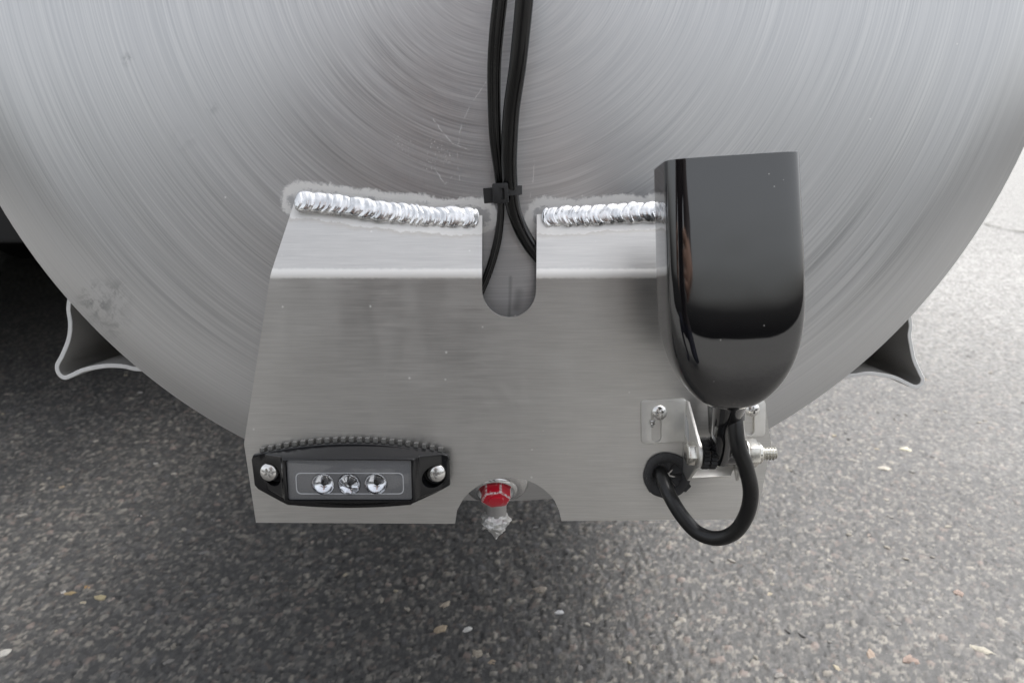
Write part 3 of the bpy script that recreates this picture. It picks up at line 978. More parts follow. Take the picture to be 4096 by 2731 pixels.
# ------------------------------------------------------------------ swivel bracket for the black lamp
YA = YP - 0.026                 # pivot axis
AX = at(697.5, 452.5, YA)       # where the pin leaves the left ear
EXL = AX.x                       # left ear plane
EXR = at(742, 449, YA).x        # right ear plane
ST = 0.0017
SB = empty('swivel_bracket', at(700, 470, YP), 'stainless steel swivel bracket with slotted flanges holding the black lamp', 'bracket')
def flange_part(pxs, slot_px, rad):
    o = [xz(px, py, YP - ST) for px, py in pxs]
    b = prism(rounded(o, rad), YP - 0.0001, YP - ST)
    bevel_sharp(b, 0.0004, 2)
    f = bm_to('flange', b, M_steel, SB, 30)
    s0, s1, half = slot_px
    a = xz(*s0, YP - ST); c = xz(*s1, YP - ST)
    pts = [(a[0] + half * math.cos(q), a[1] + half * math.sin(q)) for q in np.linspace(0, math.pi, 10)] + [(c[0] + half * math.cos(q), c[1] + half * math.sin(q)) for q in np.linspace(math.pi, 2 * math.pi, 10)]
    cut(f, [bm_to('cutter', prism(pts, YP + 0.0003, YP - ST - 0.002), M_steel, None, None)])
    return f
flange_part([(641, 400), (687, 398.3), (686, 442), (641.6, 444)], ((656.4, 412), (656.4, 437), 0.0028), 0.0027)
flange_part([(736, 399), (766, 400), (765.4, 436), (737, 438)], ((749.5, 405), (749.5, 430), 0.0028), 0.0027)
def ear(X, sgn):
    # side view outline in (y, z): wide at the plate, rounded round the pin
    zt = xz(684, 399.5)[1]; zb = xz(684, 474)[1]
    zc = AX.z
    pts = [(YP - 0.0004, zt), (YP - 0.004, zt)]
    for q in np.linspace(1.25, -1.45, 16):
        pts.append((YA - 0.0078 * math.cos(q) , zc + 0.0078 * math.sin(q)))
    pts += [(YP - 0.012, zb + 0.0010), (YP - 0.0004, zb + 0.0025)]
    b = loft([[Vector((X - ST / 2, y, z)) for y, z in pts], [Vector((X + ST / 2, y, z)) for y, z in pts]])
    bevel_sharp(b, 0.0003, 2)
    return bm_to('ear', b, M_steel, SB, 30)
EL = xz(685.5, 420)[0]
def slanted_ear(Xb, Xf):
    o = ear(0.0, 1)
    for v in o.data.vertices:
        t = (YP - v.co.y) / (YP - YA)
        v.co.x += Xb + (Xf - Xb) * t
    return o
slanted_ear(EL, EXL - 0.0002)
slanted_ear(xz(738, 420)[0], EXR + 0.0004)
# lip joining the ears along the bottom
lp = [at(690, 476.8, YP - 0.012), at(730.5, 474.6, YP - 0.012), at(736.5, 464.5, YP - 0.004), at(691, 465, YP - 0.004)]
lp = [Vector((EL + 0.0010, YP - 0.0125, lp[0].z)), Vector((lp[1].x, YP - 0.0125, lp[1].z)), Vector((lp[2].x, YP - 0.0006, lp[2].z - 0.001)), Vector((EL + 0.0010, YP - 0.0006, lp[3].z - 0.001))]
nn = Vector((0, 0.35, -0.9)).normalized() * 0.0013
b = loft([lp, [v + nn for v in lp]])
bevel_sharp(b, 0.0003, 2)
bm_to('lip', b, M_steel, SB, 30)
c = at(659, 411.5, YP - ST)
phillips('screw', (c.x, YP - ST, c.z), 0.0043, 0.0032, (0, -1, 0.05), SB, None, 0.6)
c = at(752, 408.5, YP - ST)
phillips('screw', (c.x, YP - ST, c.z), 0.0040, 0.0030, (0, -1, 0.05), SB, None, 0.2)
# printed bar pattern on the inner face of the left ear: fine dark strokes, flush plates
mst = NT('ear_sticker')
pp = mst.obj()
stz = mst.sep(pp)
stripe = mst.ramp(mst.noise(mst.comb(0.0, mst.math('MULTIPLY', stz[1], 900.0), 0.0), 1.0, 1.0), 0.47, 0.53)
mst.set(Base_Color=mst.mix(stripe, (0.30, 0.30, 0.30), (0.75, 0.75, 0.74)), Roughness=0.5)
def on_ear(y, z, off):
    t = (YP - y) / (YP - YA)
    return Vector((EL + (EXL - 0.0002 - EL) * t - ST / 2 - off, y, z))
zt = xz(684, 399.5)[1]
q0 = [(YP - 0.0030, zt - 0.0062), (YP - 0.0105, zt - 0.0115), (YP - 0.0135, zt - 0.020), (YP - 0.0030, zt - 0.018)]
b = loft([[on_ear(y, z, 0.00001) for y, z in q0], [on_ear(y, z, 0.00012) for y, z in q0]])
bm_to('barcode_sticker', b, mst.m, SB, None)

# pin: hexagon head, shank, nut, thread
bolt = empty('pivot_bolt', (EXR, YA, AX.z), 'hex-head pivot bolt with lock nut and protruding thread through the swivel bracket', 'bolt')
axd = Vector((1, 0, 0.0))
def along(x): return Vector((x, YA, AX.z))
b = bmesh.new()
hx = EXL - ST / 2
lathe(b, [(0, -0.0052), (0.0050, -0.0052), (0.0062, -0.0045), (0.0062, -0.0002), (0, -0.0002)], along(hx), axd, 6, rot=R(8))
bevel_sharp(b, 0.0003, 2)
bm_to('hex_head', b, M_zinc, bolt, 25)
b = bmesh.new()
lathe(b, [(0, 0), (0.0029, 0), (0.0029, 1.0), (0, 1.0)], along(hx), axd, 20)
for v in b.verts:
    if v.co.x > hx + 0.5: v.co.x = EXR + 0.010
bm_to('shank', b, M_zinc, bolt, 30)
nx0 = EXR + ST / 2 + 0.0004
b = bmesh.new()
lathe(b, [(0, 0), (0.0080, 0), (0.0080, 0.0010), (0, 0.0010)], along(nx0 - 0.0003), axd, 28)
bevel_sharp(b, 0.0002, 1)
bm_to('washer', b, M_zinc, bolt, 30)
b = bmesh.new()
lathe(b, [(0, 0), (0.0074, 0), (0.0074, 0.0052), (0.0066, 0.0058), (0, 0.0058)], along(nx0 + 0.0009), axd, 6, rot=R(20))
bevel_sharp(b, 0.0004, 2)
bm_to('nut', b, M_zinc, bolt, 25)
b = bmesh.new()
lathe(b, [(0.0056, 0), (0.0056, 0.0012), (0.0050, 0.0020), (0, 0.0020)], along(nx0 + 0.0066), axd, 28)
bm_to('nut_collar', b, M_zinc, bolt, 30)
x_end = at(776.5, 446, YA).x
x_st = nx0 + 0.0080
Lth = x_end - x_st
V, F = [], []
pitch = 0.0016; nseg = 24
turns = int(Lth / pitch)
nr = turns * 10
for i in range(nr + 1):
    xx = x_st + Lth * i / nr
    for k in range(nseg):
        a = 2 * math.pi * k / nseg
        ph = ((xx - x_st) / pitch - k / nseg) % 1.0
        tri = 1 - abs(2 * ph - 1)
        rad = 0.0028 + 0.0009 * min(1.0, max(0.0, tri * 1.7 - 0.35))
        if i > nr - 5: rad *= 1 - 0.05 * (i - nr + 5)
        V.append((xx, YA + rad * math.cos(a), AX.z + rad * math.sin(a)))
for i in range(nr):
    for k in range(nseg):
        F.append((i * nseg + k, i * nseg + (k + 1) % nseg, (i + 1) * nseg + (k + 1) % nseg, (i + 1) * nseg + k))
F.append(tuple(range(nseg))); F.append(tuple(range(nr * nseg, (nr + 1) * nseg)))
py_to('thread', V, F, metal_material('yellow_zinc_thread', (0.82, 0.80, 0.74), 0.26, 800.0), bolt, 50)

# ------------------------------------------------------------------ black lamp in its glossy shell
TOPY = -0.072
lamp_tip = at(728, 408, -0.062)
LAMP = empty('pivoting_lamp', along((EXL + EXR) / 2), 'glossy black bullet-shaped lamp shell standing upright on the swivel bracket', 'lamp')
LEN = 0.111
def shell_rings():
    rings = []
    NR, m = 44, 72
    for i in range(NR):
        t = i / (NR - 1)
        t = t if t < 0.5 else 0.5 + (t - 0.5)
        z = -LEN * (1 - (1 - t) ** 1.0) if t < 0.5 else None
        u = t
        zz = -LEN * u
        if u < 0.56:
            a = 0.0286 + 0.0014 * u / 0.56
            k = 0.0
        else:
            k = (u - 0.56) / 0.44
            a = 0.0300 * math.sqrt(max(0.0, 1 - k ** 2.35))
        bfront = 0.0165 * (1.0 if u < 0.52 else math.sqrt(max(0.0, 1 - ((u - 0.52) / 0.48) ** 2.6)))
        bback = 0.0165 * (1.0 if u < 0.40 else math.sqrt(max(0.0, 1 - ((u - 0.40) / 0.60) ** 2.8)))
        a = max(a, 0.0012); bfront = max(bfront, 0.001); bback = max(bback, 0.001)
        nexp = 8.0 - 5.5 * max(0.0, (u - 0.45) / 0.55)
        ring = []
        for j in range(m):
            q = 2 * math.pi * j / m
            cs_, sn = math.cos(q), math.sin(q)
            x = a * math.copysign(abs(cs_) ** (2 / nexp), cs_)
            y = math.copysign(abs(sn) ** (2 / nexp), sn)
            y = y * (bback if y > 0 else bfront)
            # the face is very slightly crowned
            y -= 0.0009 * (1 - (x / 0.031) ** 2) if y < 0 else 0
            ring.append(Vector((x, y, zz)))
        rings.append(ring)
    return rings
rings = shell_rings()
inner = [Vector((v.x * 0.94, v.y * 0.90, 0.0)) for v in rings[0]]
inner2 = [Vector((v.x * 0.93, v.y * 0.88, -0.012)) for v in rings[0]]
bm = loft([inner2, inner] + rings)
shell = bm_to('lamp_shell', bm, M_gloss, None, 40)
top_c = at(723.5, 161.5, TOPY)
ML4 = Matrix.Translation((top_c.x, TOPY, top_c.z)) @ Matrix.Rotation(R(-3.6), 4, 'Y') @ Matrix.Rotation(R(-5.0), 4, 'X')
shell.data.transform(ML4)
shell.parent = LAMP
shell.matrix_parent_inverse = parent_matrix(LAMP).inverted()
tip = ML4 @ Vector((0, 0, -LEN))
# neck and barrel
bar0, bar1 = EXL + ST / 2 + 0.0004, EXR - ST / 2 - 0.0004
b = bmesh.new()
lathe(b, [(0, 0), (0.0058, 0), (0.0060, 0.0004), (0.0060, (bar1 - bar0) - 0.0004), (0.0058, bar1 - bar0), (0, bar1 - bar0)], along(bar0), axd, 32)
bm_to('pivot_barrel', b, M_gloss, LAMP, 30)
# toothed friction rings
for i, x0 in enumerate((bar0 + 0.0003, bar0 + 0.0040)):
    V, F = [], []
    n = 44
    for s_, xx in ((0, x0), (1, x0 + 0.0030)):
        for k in range(n):
            a = 2 * math.pi * k / n
            rr_ = 0.0082 if k % 2 else 0.0071
            V.append((xx + (0.0004 if k % 2 else 0), YA + rr_ * math.cos(a), AX.z + rr_ * math.sin(a)))
    F = [(k, (k + 1) % n, n + (k + 1) % n, n + k) for k in range(n)] + [tuple(range(n)), tuple(range(n, 2 * n))]
    py_to('toothed_ring', V, F, M_nylon, LAMP, 20)
mid = along(bar0 + (bar1 - bar0) * 0.52)
necktop = tip + Vector((0.001, 0.0045, 0.010))
P = catmull([tuple(mid + Vector((0.0, 0.001, -0.002))) + (0.0064,), tuple(mid.lerp(necktop, 0.35) + Vector((0, 0.001, 0))) + (0.0062,), tuple(mid.lerp(necktop, 0.7)) + (0.0074,), tuple(necktop) + (0.0095,)], 8)
V, F = sweep(P, circ(1, 24), Vector((0, -1, 0)))
py_to('neck', V, F, M_gloss, LAMP, 40)
# web behind the neck
wb = [(at(706.5, 400, YP - 0.012)), (at(716, 402, YP - 0.012)), (at(716, 440, YP - 0.018)), (at(708, 432, YP - 0.016))]
b = loft([[Vector((v.x, v.y, v.z)) for v in wb], [Vector((v.x + 0.002, v.y - 0.010, v.z)) for v in wb]])
bevel_sharp(b, 0.0008, 2)
bm_to('neck_web', b, M_gloss, LAMP, 30)
# cable socket under the shell
s0 = at(735, 404, -0.064); s1 = at(735.5, 420, -0.066)
P = catmull([tuple(s0) + (0.0050,), tuple(s0.lerp(s1, 0.5)) + (0.0048,), tuple(s1) + (0.0044,)], 5)
V, F = sweep(P, circ(1, 22))
py_to('cable_socket', V, F, M_gloss, LAMP, 40)

# ------------------------------------------------------------------ looped lamp cable and its grommet
cp = [(735.2, 414, -0.066), (735.4, 424, -0.068), (738.3, 446, -0.070), (746, 467, -0.070), (750.8, 491.7, -0.068), (746.5, 514, -0.064), (734.5, 531.5, -0.059), (716.5, 537.6, -0.053),
      (697.5, 531.6, -0.047), (682.2, 515.5, -0.042), (670.2, 496, -0.036), (664.0, 481, -0.028), (659.5, 471, -0.018), (656, 465, -0.006)]
P = catmull([tuple(at(x, y, Y)) + (0.0038,) for x, y, Y in cp], 12)
V, F = sweep(P, circ(1, 24), Vector((0.1, -1, 0.05)))
lc = py_to('lamp_cable', V, F, M_cable2, None, 60)
tag(lc, 'matt black cable looping from the lamp down into the rubber grommet', 'cable')

GC = at(667, 474.5, YP)
grom = empty('cable_grommet', (GC.x, YP, GC.z), 'worn torn black rubber grommet in the right of the bracket', 'grommet')
V, F = [], []
n, m = 64, 14
for i in range(n):
    a = 2 * math.pi * i / n
    tear = 1 + 0.05 * mnoise.noise((math.cos(a) * 2.2, math.sin(a) * 2.2, 4))
    tear += 0.06 * max(0.0, math.sin((a - 1.6) * 2.6)) if 1.6 < a < 2.8 else 0.0
    for k in range(m):
        q = 2 * math.pi * k / m
        rr_ = 0.0105 * tear + 0.0027 * math.cos(q)
        V.append((GC.x + rr_ * math.cos(a), YP - 0.0008 - max(-0.0006, 0.0021 * math.sin(q)), GC.z + rr_ * math.sin(a)))
for i in range(n):
    for k in range(m):
        F.append((i * m + k, ((i + 1) % n) * m + k, ((i + 1) % n) * m + (k + 1) % m, i * m + (k + 1) % m))
py_to('rim', V, F, M_rubber, grom, 60)
# slit membrane: six drooping segments round the cable
for i in range(6):
    a0, a1 = R(60 * i + 8), R(60 * i + 66)
    V, F = [], []
    ns, nr = 7, 5
    tilt = random.uniform(0.0005, 0.0022)
    for s_ in range(2):
        for q in range(nr + 1):
            rr_ = 0.0088 - 0.0072 * q / nr
            for k in range(ns + 1):
                a = a0 + (a1 - a0) * k / ns
                V.append((GC.x + rr_ * math.cos(a), YP - 0.0012 + tilt * q / nr + 0.0008 * s_ - 0.0006 * math.sin(k), GC.z + rr_ * math.sin(a)))
    def ix(s_, q, k): return (s_ * (nr + 1) + q) * (ns + 1) + k
    for q in range(nr):
        for k in range(ns):
            F.append((ix(0, q, k), ix(0, q, k + 1), ix(0, q + 1, k + 1), ix(0, q + 1, k)))
            F.append((ix(1, q, k), ix(1, q, k + 1), ix(1, q + 1, k + 1), ix(1, q + 1, k)))
        F.append((ix(0, q, 0), ix(1, q, 0), ix(1, q + 1, 0), ix(0, q + 1, 0)))
        F.append((ix(0, q, ns), ix(1, q, ns), ix(1, q + 1, ns), ix(0, q + 1, ns)))
    py_to('membrane_flap', V, F, M_rubber, grom, 40)
# torn tabs standing off the rim
for ang, w_, l_ in ((3.75, 0.0036, 0.0016), (5.75, 0.0030, 0.0026)):
    d1 = Vector((math.cos(ang), 0, math.sin(ang))); d2 = Vector((-d1.z, 0, d1.x))
    c = Vector((GC.x, YP - 0.0010, GC.z)) + d1 * 0.0118
    o = [c - d2 * w_ - d1 * 0.001, c + d2 * w_ - d1 * 0.001, c + d2 * w_ * 0.6 + d1 * l_, c - d2 * w_ * 0.9 + d1 * l_ * 0.7]
    b = loft([o, [v + Vector((0, -0.0014, 0)) for v in o]])
    bevel_sharp(b, 0.0004, 2)
    bm_to('torn_tab', b, M_rubber, grom, 40)

# curl of metal swarf by the flange screw
sw = bmesh.new()
c = at(652.5, 423.0, YP - ST - 0.0008)
prev = None
for i in range(26):
    a = i * 0.9
    p = c + Vector((0.0022 * mnoise.noise((i * 0.37, 0, 0)) - 0.00002 * i, -0.0012 + 0.0014 * mnoise.noise((0, i * 0.41, 0)), 0.0034 * (0.5 - i / 26) + 0.0008 * mnoise.noise((0, 0, i * 0.5))))
    w_ = Vector((0.0009 * math.cos(a), 0.0009 * math.sin(a), 0.0004))
    cur = [sw.verts.new(p - w_), sw.verts.new(p + w_), sw.verts.new(p + w_ + Vector((0, 0.0002, 0.0001))), sw.verts.new(p - w_ + Vector((0, 0.0002, 0.0001)))]
    if prev:
        for k in range(4): sw.faces.new((prev[k], prev[(k + 1) % 4], cur[(k + 1) % 4], cur[k]))
    prev = cur
so = bm_to('metal_swarf', sw, M_screw, None, 10)
tag(so, 'tiny bright curl of metal swarf beside the left flange screw', 'swarf')

# ------------------------------------------------------------------ cables on the head and their tie
def cable(name, pts, prof, label, mat, up=Vector((0, -1, 0)), dx=0.0):
    w0 = pts[0][3]; x0 = at(*pts[0][:3]).x
    over = [(x0 + dx, 0.03, ZC + TANK_R + 0.004, w0), (x0 + dx, -0.006, ZC + TANK_R - 0.004, w0), (x0 + dx, -0.014, ZC + 0.25, w0), (x0 + dx * 0.6, -0.030, ZC + 0.15, w0), (x0 + dx * 0.3, -0.050, ZC + 0.06, w0)]   # on up the head and over the tank
    P = catmull(over + [tuple(at(x, y, Y)) + (w,) for x, y, Y, w in pts], 14)
    V, F = sweep(P, prof, up)
    o = py_to(name, V, F, mat, None, 50)
    return tag(o, label, 'cable')
thick = [(527.5, -45, -0.062, 0.0041), (525.2, -10, -0.058, 0.0041), (521.5, 30, -0.051, 0.0041), (517.5, 67, -0.044, 0.0041), (511.5, 110, -0.034, 0.0041), (509.2, 150, -0.026, 0.0041), (509.4, 172, -0.021, 0.0040),
         (511.0, 192, -0.017, 0.0039), (514.5, 212, -0.013, 0.0038), (522.5, 232, -0.0095, 0.0038), (534, 250, -0.0072, 0.0038), (550, 266, -0.0065, 0.0038), (572, 278, -0.0065, 0.0038)]
cable('tank_cable', thick, circ(1, 26), 'thick round black cable, the right one of the pair running down the tank', M_cable, dx=0.004)
# flat twin cable: a stadium with two shallow grooves, scale is half its width
flat = []
for i in range(40):
    a = 2 * math.pi * i / 40
    x = math.copysign(abs(math.cos(a)) ** 0.8, math.cos(a)); y = 0.62 * math.sin(a)
    g = 0.16 * (math.exp(-((x - 0.28) / 0.10) ** 2) + math.exp(-((x + 0.30) / 0.09) ** 2))
    flat.append((x, y * (1 - g * 1.6)))
thin = [(503.5, -45, -0.055, 0.00348), (500.8, -8, -0.050, 0.00348), (496.5, 32, -0.043, 0.00348), (494.2, 67, -0.036, 0.00336), (494.2, 105, -0.029, 0.00324), (495.6, 140, -0.023, 0.00312), (498.6, 172, -0.0165, 0.0024),
        (500.6, 196, -0.013, 0.0021), (500.6, 215, -0.011, 0.0020), (497.5, 240, -0.009, 0.0022), (490.5, 266, -0.0075, 0.0022), (480, 292, -0.0065, 0.0022), (468, 312, -0.0065, 0.0022)]
cable('tank_cable', thin, flat, 'thin flat ribbed black cable, the left one of the pair running down the tank', M_cable)

tie = empty('cable_tie', at(503, 195, -0.02), 'black nylon cable tie binding the two cables above the slot', 'cable tie')
# strap: a band round both cables
cA, cB = at(500.0, 193, -0.0135), at(510.9, 190, -0.0172)
cen = (cA + cB) / 2
wx = (cB.x - cA.x) / 2
band = []
n = 40
for i in range(n):
    a = 2 * math.pi * i / n
    ex = wx + 0.0044
    band.append(cen + Vector((ex * math.copysign(abs(math.cos(a)) ** 0.9, math.cos(a)) + 0.0004, 0.0056 * math.sin(a) + 0.0002, 0.0009 * math.cos(a) + 0.0)))
V, F = [], []
for i, p in enumerate(band):
    out_ = Vector((p.x - cen.x, (p.y - cen.y), 0)).normalized() * 0.0011
    for q in (p + Vector((0, 0, 0.0024)), p + out_ + Vector((0, 0, 0.0023)), p + out_ - Vector((0, 0, 0.0023)), p - Vector((0, 0, 0.0024))): V.append(q)
for i in range(n):
    j = (i + 1) % n
    for k in range(4): F.append((i * 4 + k, i * 4 + (k + 1) % 4, j * 4 + (k + 1) % 4, j * 4 + k))
py_to('strap', V, F, M_nylon, tie, 40)
hc = at(500.5, 193.0, -0.0235)
def tilted_box(c, w, h, d, rot, bev):
    b = prism(rounded([(-w / 2, h / 2), (w / 2, h / 2), (w / 2, -h / 2), (-w / 2, -h / 2)], bev), 0.0, -d)
    bmesh.ops.transform(b, matrix=Matrix.Translation(c) @ Matrix.Rotation(rot, 4, 'Y'), verts=b.verts[:])
    return b
hb = tilted_box(hc + Vector((0, 0.004, 0)), 0.0082, 0.0102, 0.0050, R(-3), 0.0012)
bevel_sharp(hb, 0.0004, 2)
hd = bm_to('lock_head', hb, M_nylon, tie, 30)
ct = bm_to('cutter', tilted_box(hc + Vector((0.0010, 0.001, -0.0003)), 0.0021, 0.0056, 0.006, R(-3), 0.0003), M_nylon, None, None)
cut(hd, [ct])
pw_ = bm_to('pawl', tilted_box(hc + Vector((0.0002, 0.0014, -0.0003)), 0.0014, 0.0050, 0.0022, R(-3), 0.0003), M_nylon, hd, 30)
tb = tilted_box(hc + Vector((-0.0060, 0.0042, -0.0010)), 0.0056, 0.0078, 0.0014, R(-4), 0.0004)
bevel_sharp(tb, 0.0003, 1)
bm_to('cut_tail', tb, M_nylon, tie, 30)

# ------------------------------------------------------------------ truck chassis behind and above, left of the tank: dark underbody
chassis = empty('truck_chassis', (-1.2, 1.2, gz(1.2)), 'unlit black truck underbody in the shade at the far left', 'truck')
M_under = rubber_material('black_chassis_paint', 0.012, 0.6, 0.1)
def boxpart(name, x0, x1, y0, y1, z0, z1, mat=M_under):
    b = prism([(x0, z0), (x1, z0), (x1, z1), (x0, z1)], y0, y1)
    bevel_sharp(b, 0.01, 2)
    return bm_to(name, b, mat, chassis, 30)
boxpart('frame_rail', -0.62, -0.50, 0.55, 4.0, ZC - 0.02, ZC + 0.26)
boxpart('floor', -2.5, 0.36, 0.90, 3.2, ZC + 0.40, ZC + 0.55)
boxpart('cross_member', -1.5, -0.62, 1.0, 1.12, ZC - 0.05, ZC + 0.2)
b = bmesh.new()
tyc = (-1.45, 2.2, gz(2.2) + 0.50)
lathe(b, [(0.28, -0.28), (0.44, -0.30), (0.50, -0.26), (0.515, -0.1), (0.515, 0.1), (0.50, 0.26), (0.44, 0.30), (0.28, 0.28)], tyc, (1, 0, 0), 64)
bm_to('tyre', b, M_under, chassis, 40)
boxpart('shade_box', -2.4, -0.66, 0.85, 3.1, 0.455, ZC + 0.38)  # low box added under the truck to deepen the shade on the ground
boxpart('mud_flap', -2.3, -0.30, 2.3, 2.32, gz(2.3) + 0.02, ZC + 0.40)

# ------------------------------------------------------------------ stones in the asphalt
def hidden(px, py):
    if px < -30 or px > 1054 or py > 715 or py < 120: return True
    q = at(px, py, 0.0)
    if q.x ** 2 + (q.z - ZC) ** 2 < (TANK_R - 0.002) ** 2: return True
    return 262 < px < 752 and 430 < py < 515
PAL = np.array([(0.36, 0.33, 0.28), (0.30, 0.28, 0.25), (0.24, 0.23, 0.215), (0.42, 0.39, 0.34), (0.20, 0.195, 0.19), (0.16, 0.155, 0.15), (0.31, 0.265, 0.235), (0.46, 0.44, 0.41), (0.13, 0.128, 0.125), (0.40, 0.35, 0.26), (0.27, 0.25, 0.215)])
PW = np.array([0.13, 0.14, 0.14, 0.09, 0.14, 0.12, 0.06, 0.035, 0.10, 0.045, 0.10]); PW = PW / PW.sum()
NCAND = 12000
cand = []
ux = rng.uniform(-1.3, 2.2, NCAND); uy = rng.uniform(-0.35, 2.6, NCAND)
sz = 0.0011 + 0.0040 * rng.random(NCAND) ** 2.8 + (rng.random(NCAND) < 0.03) * rng.uniform(0.001, 0.0035, NCAND)
for i in range(NCAND):
    x, y = float(ux[i]), float(uy[i])
    px, py, z = project((x, y, gzn(x, y)))
    if hidden(px, py): continue
    cand.append((2 * sz[i] * FPX / z, x, y, float(sz[i])))
cand.sort(key=lambda c: -c[0])
big = cand[:240]
# unit stone shapes shared by the big ones
def stone_shape(seed):
    r = random.Random(seed)
    n = 9
    skew = r.uniform(-0.5, 0.5)
    outer, mid_, top = [], [], []
    el = r.uniform(1.0, 1.9)
    for k in range(n):
        a = 2 * math.pi * k / n + r.uniform(-0.2, 0.2)
        q = r.uniform(0.55, 1.15)
        x, y = q * math.cos(a) * math.sqrt(el), q * math.sin(a) / math.sqrt(el)
        x += skew * y
        outer.append((x * 1.0, y * 1.0, -0.30)); mid_.append((x * 0.95, y * 0.95, 0.05 + r.uniform(-0.03, 0.05))); top.append((x * 0.68, y * 0.68, 0.15 + r.uniform(-0.04, 0.05)))
    return np.array(outer + mid_ + top), n
SHAPES = [stone_shape(s) for s in range(14)]
def stone_faces(n):
    F = []
    for k in range(n):
        l = (k + 1) % n
        F.append((k, l, n + l, n + k)); F.append((n + k, n + l, 2 * n + l, 2 * n + k))
    F.append(tuple(range(2 * n, 3 * n)))
    return F
M_st_o = stone_material('asphalt_stone', True)
stone_me = []
for V, n in SHAPES:
    b = bmesh.new()
    vv = [b.verts.new(v) for v in V]
    for f in stone_faces(n): b.faces.new([vv[k] for k in f])
    bmesh.ops.recalc_face_normals(b, faces=b.faces[:])
    me = bpy.data.meshes.new('stone'); b.to_mesh(me); b.free()
    me.materials.append(M_st_o)
    for p in me.polygons: p.use_smooth = True
    me.set_sharp_from_angle(angle=R(50))
    stone_me.append(me)
def put_stone(x, y, s, col, rot=None, shape=None, parent=ground, name='stone', lift=0.0):
    o = bpy.data.objects.new(name, stone_me[random.randrange(len(stone_me)) if shape is None else shape])
    COL.objects.link(o)
    o.location = (x, y, gzn(x, y) + 0.0021 + lift)
    o.rotation_euler = (SLOPE, 0, 0)
    o.rotation_euler.rotate_axis('Z', rot if rot is not None else random.uniform(0, 6.28))
    o.scale = (s, s, s)
    o.color = (*col, 1)
    if parent is not None:
        o.parent = parent
        o.matrix_parent_inverse = parent_matrix(parent).inverted()
    return o
for (w_, x, y, s) in big:
    c = PAL[rng.choice(len(PAL), p=PW)] * rng.uniform(0.85, 1.15)
    put_stone(x, y, s, tuple(c))
# the few that stand out in the photograph
for px, py, s, col, rot in ((71, 594, 0.006, (0.34, 0.26, 0.14), 0.2), (88, 588, 0.0055, (0.44, 0.27, 0.10), 0.1), (100, 598, 0.0065, (0.42, 0.36, 0.22), 0.0), (6, 653, 0.008, (0.62, 0.60, 0.55), 0.3), (62, 488, 0.0045, (0.40, 0.32, 0.22), 0.6),
                            (657, 453, 0.0065, (0.40, 0.33, 0.20), 1.0), (668, 470, 0.0055, (0.40, 0.34, 0.25), 1.3), (906, 451, 0.0105, (0.70, 0.66, 0.52), -0.2), (884, 470, 0.0095, (0.55, 0.51, 0.44), -0.5), (911, 663, 0.0095, (0.33, 0.25, 0.21), 0.1), (958, 594, 0.008, (0.34, 0.26, 0.22), 0.6),
                            (983, 652, 0.009, (0.46, 0.43, 0.36), -0.5), (870, 656, 0.007, (0.38, 0.30, 0.24), 1.2), (440, 630, 0.008, (0.42, 0.34, 0.24), 0.3), (492, 663, 0.006, (0.36, 0.29, 0.21), 0.2), (478, 655, 0.008, (0.36, 0.32, 0.26), 0.1), (540, 590, 0.009, (0.34, 0.30, 0.25), 0.1),
                            (559, 613, 0.0045, (0.72, 0.72, 0.72), 0.4), (467, 630, 0.005, (0.66, 0.65, 0.62), 0.8), (445, 605, 0.006, (0.42, 0.36, 0.28), 0.8)):
    g = ground_point(px, py)
    put_stone(g.x, g.y, s, col, rot)
# the packed aggregate itself: a finely modelled skin of stones, too many to count
def hash01(ix, iy, k):
    v = np.sin(ix * 127.1 + iy * 311.7 + k * 74.7) * 43758.5453
    return v - np.floor(v)
def cells(x, y, size, seed, aniso=None):
    """nearest and second nearest jittered cell centre; returns distances in cells and three random numbers of the nearest"""
    gx, gy_ = x / size, y / size
    fx, fy = np.floor(gx), np.floor(gy_)
    d1 = np.full(x.shape, 9.0); d2 = np.full(x.shape, 9.0); bx_ = np.zeros(x.shape); by_ = np.zeros(x.shape)
    for ox in (-1, 0, 1):
        for oy in (-1, 0, 1):
            cx_, cy_ = fx + ox, fy + oy
            px_ = cx_ + 0.1 + 0.8 * hash01(cx_, cy_, seed); py_ = cy_ + 0.1 + 0.8 * hash01(cx_, cy_, seed + 1)
            ang = hash01(cx_, cy_, seed + 5) * 3.14; st = 0.75 + 0.6 * hash01(cx_, cy_, seed + 6)
            ux_, uy_ = gx - px_, gy_ - py_
            ca_, sa_ = np.cos(ang), np.sin(ang)
            d = np.hypot((ux_ * ca_ + uy_ * sa_) * st, (-ux_ * sa_ + uy_ * ca_) / st)
            new = d < d1
            d2 = np.where(new, d1, np.minimum(d2, d)); d1 = np.where(new, d, d1)
            bx_ = np.where(new, cx_, bx_); by_ = np.where(new, cy_, by_)
    return d1, d2, hash01(bx_, by_, seed + 2), hash01(bx_, by_, seed + 3), hash01(bx_, by_, seed + 4)
def vnoise(x, y, f, seed):
    gx, gy_ = x * f, y * f
    ix, iy = np.floor(gx), np.floor(gy_)
    fx, fy = gx - ix, gy_ - iy
    fx = fx * fx * (3 - 2 * fx); fy = fy * fy * (3 - 2 * fy)
    a, b_ = hash01(ix, iy, seed), hash01(ix + 1, iy, seed)
    c_, d_ = hash01(ix, iy + 1, seed), hash01(ix + 1, iy + 1, seed)
    return (a * (1 - fx) + b_ * fx) * (1 - fy) + (c_ * (1 - fx) + d_ * fx) * fy
ny_, nx_ = 780, 1180
tt = np.linspace(0, 1, ny_)
yy = -0.26 + 2.6 * (0.30 * tt + 0.70 * tt ** 2.2)
uu = np.linspace(-1, 1, nx_)
Y_, U_ = np.meshgrid(yy, uu, indexing='ij')
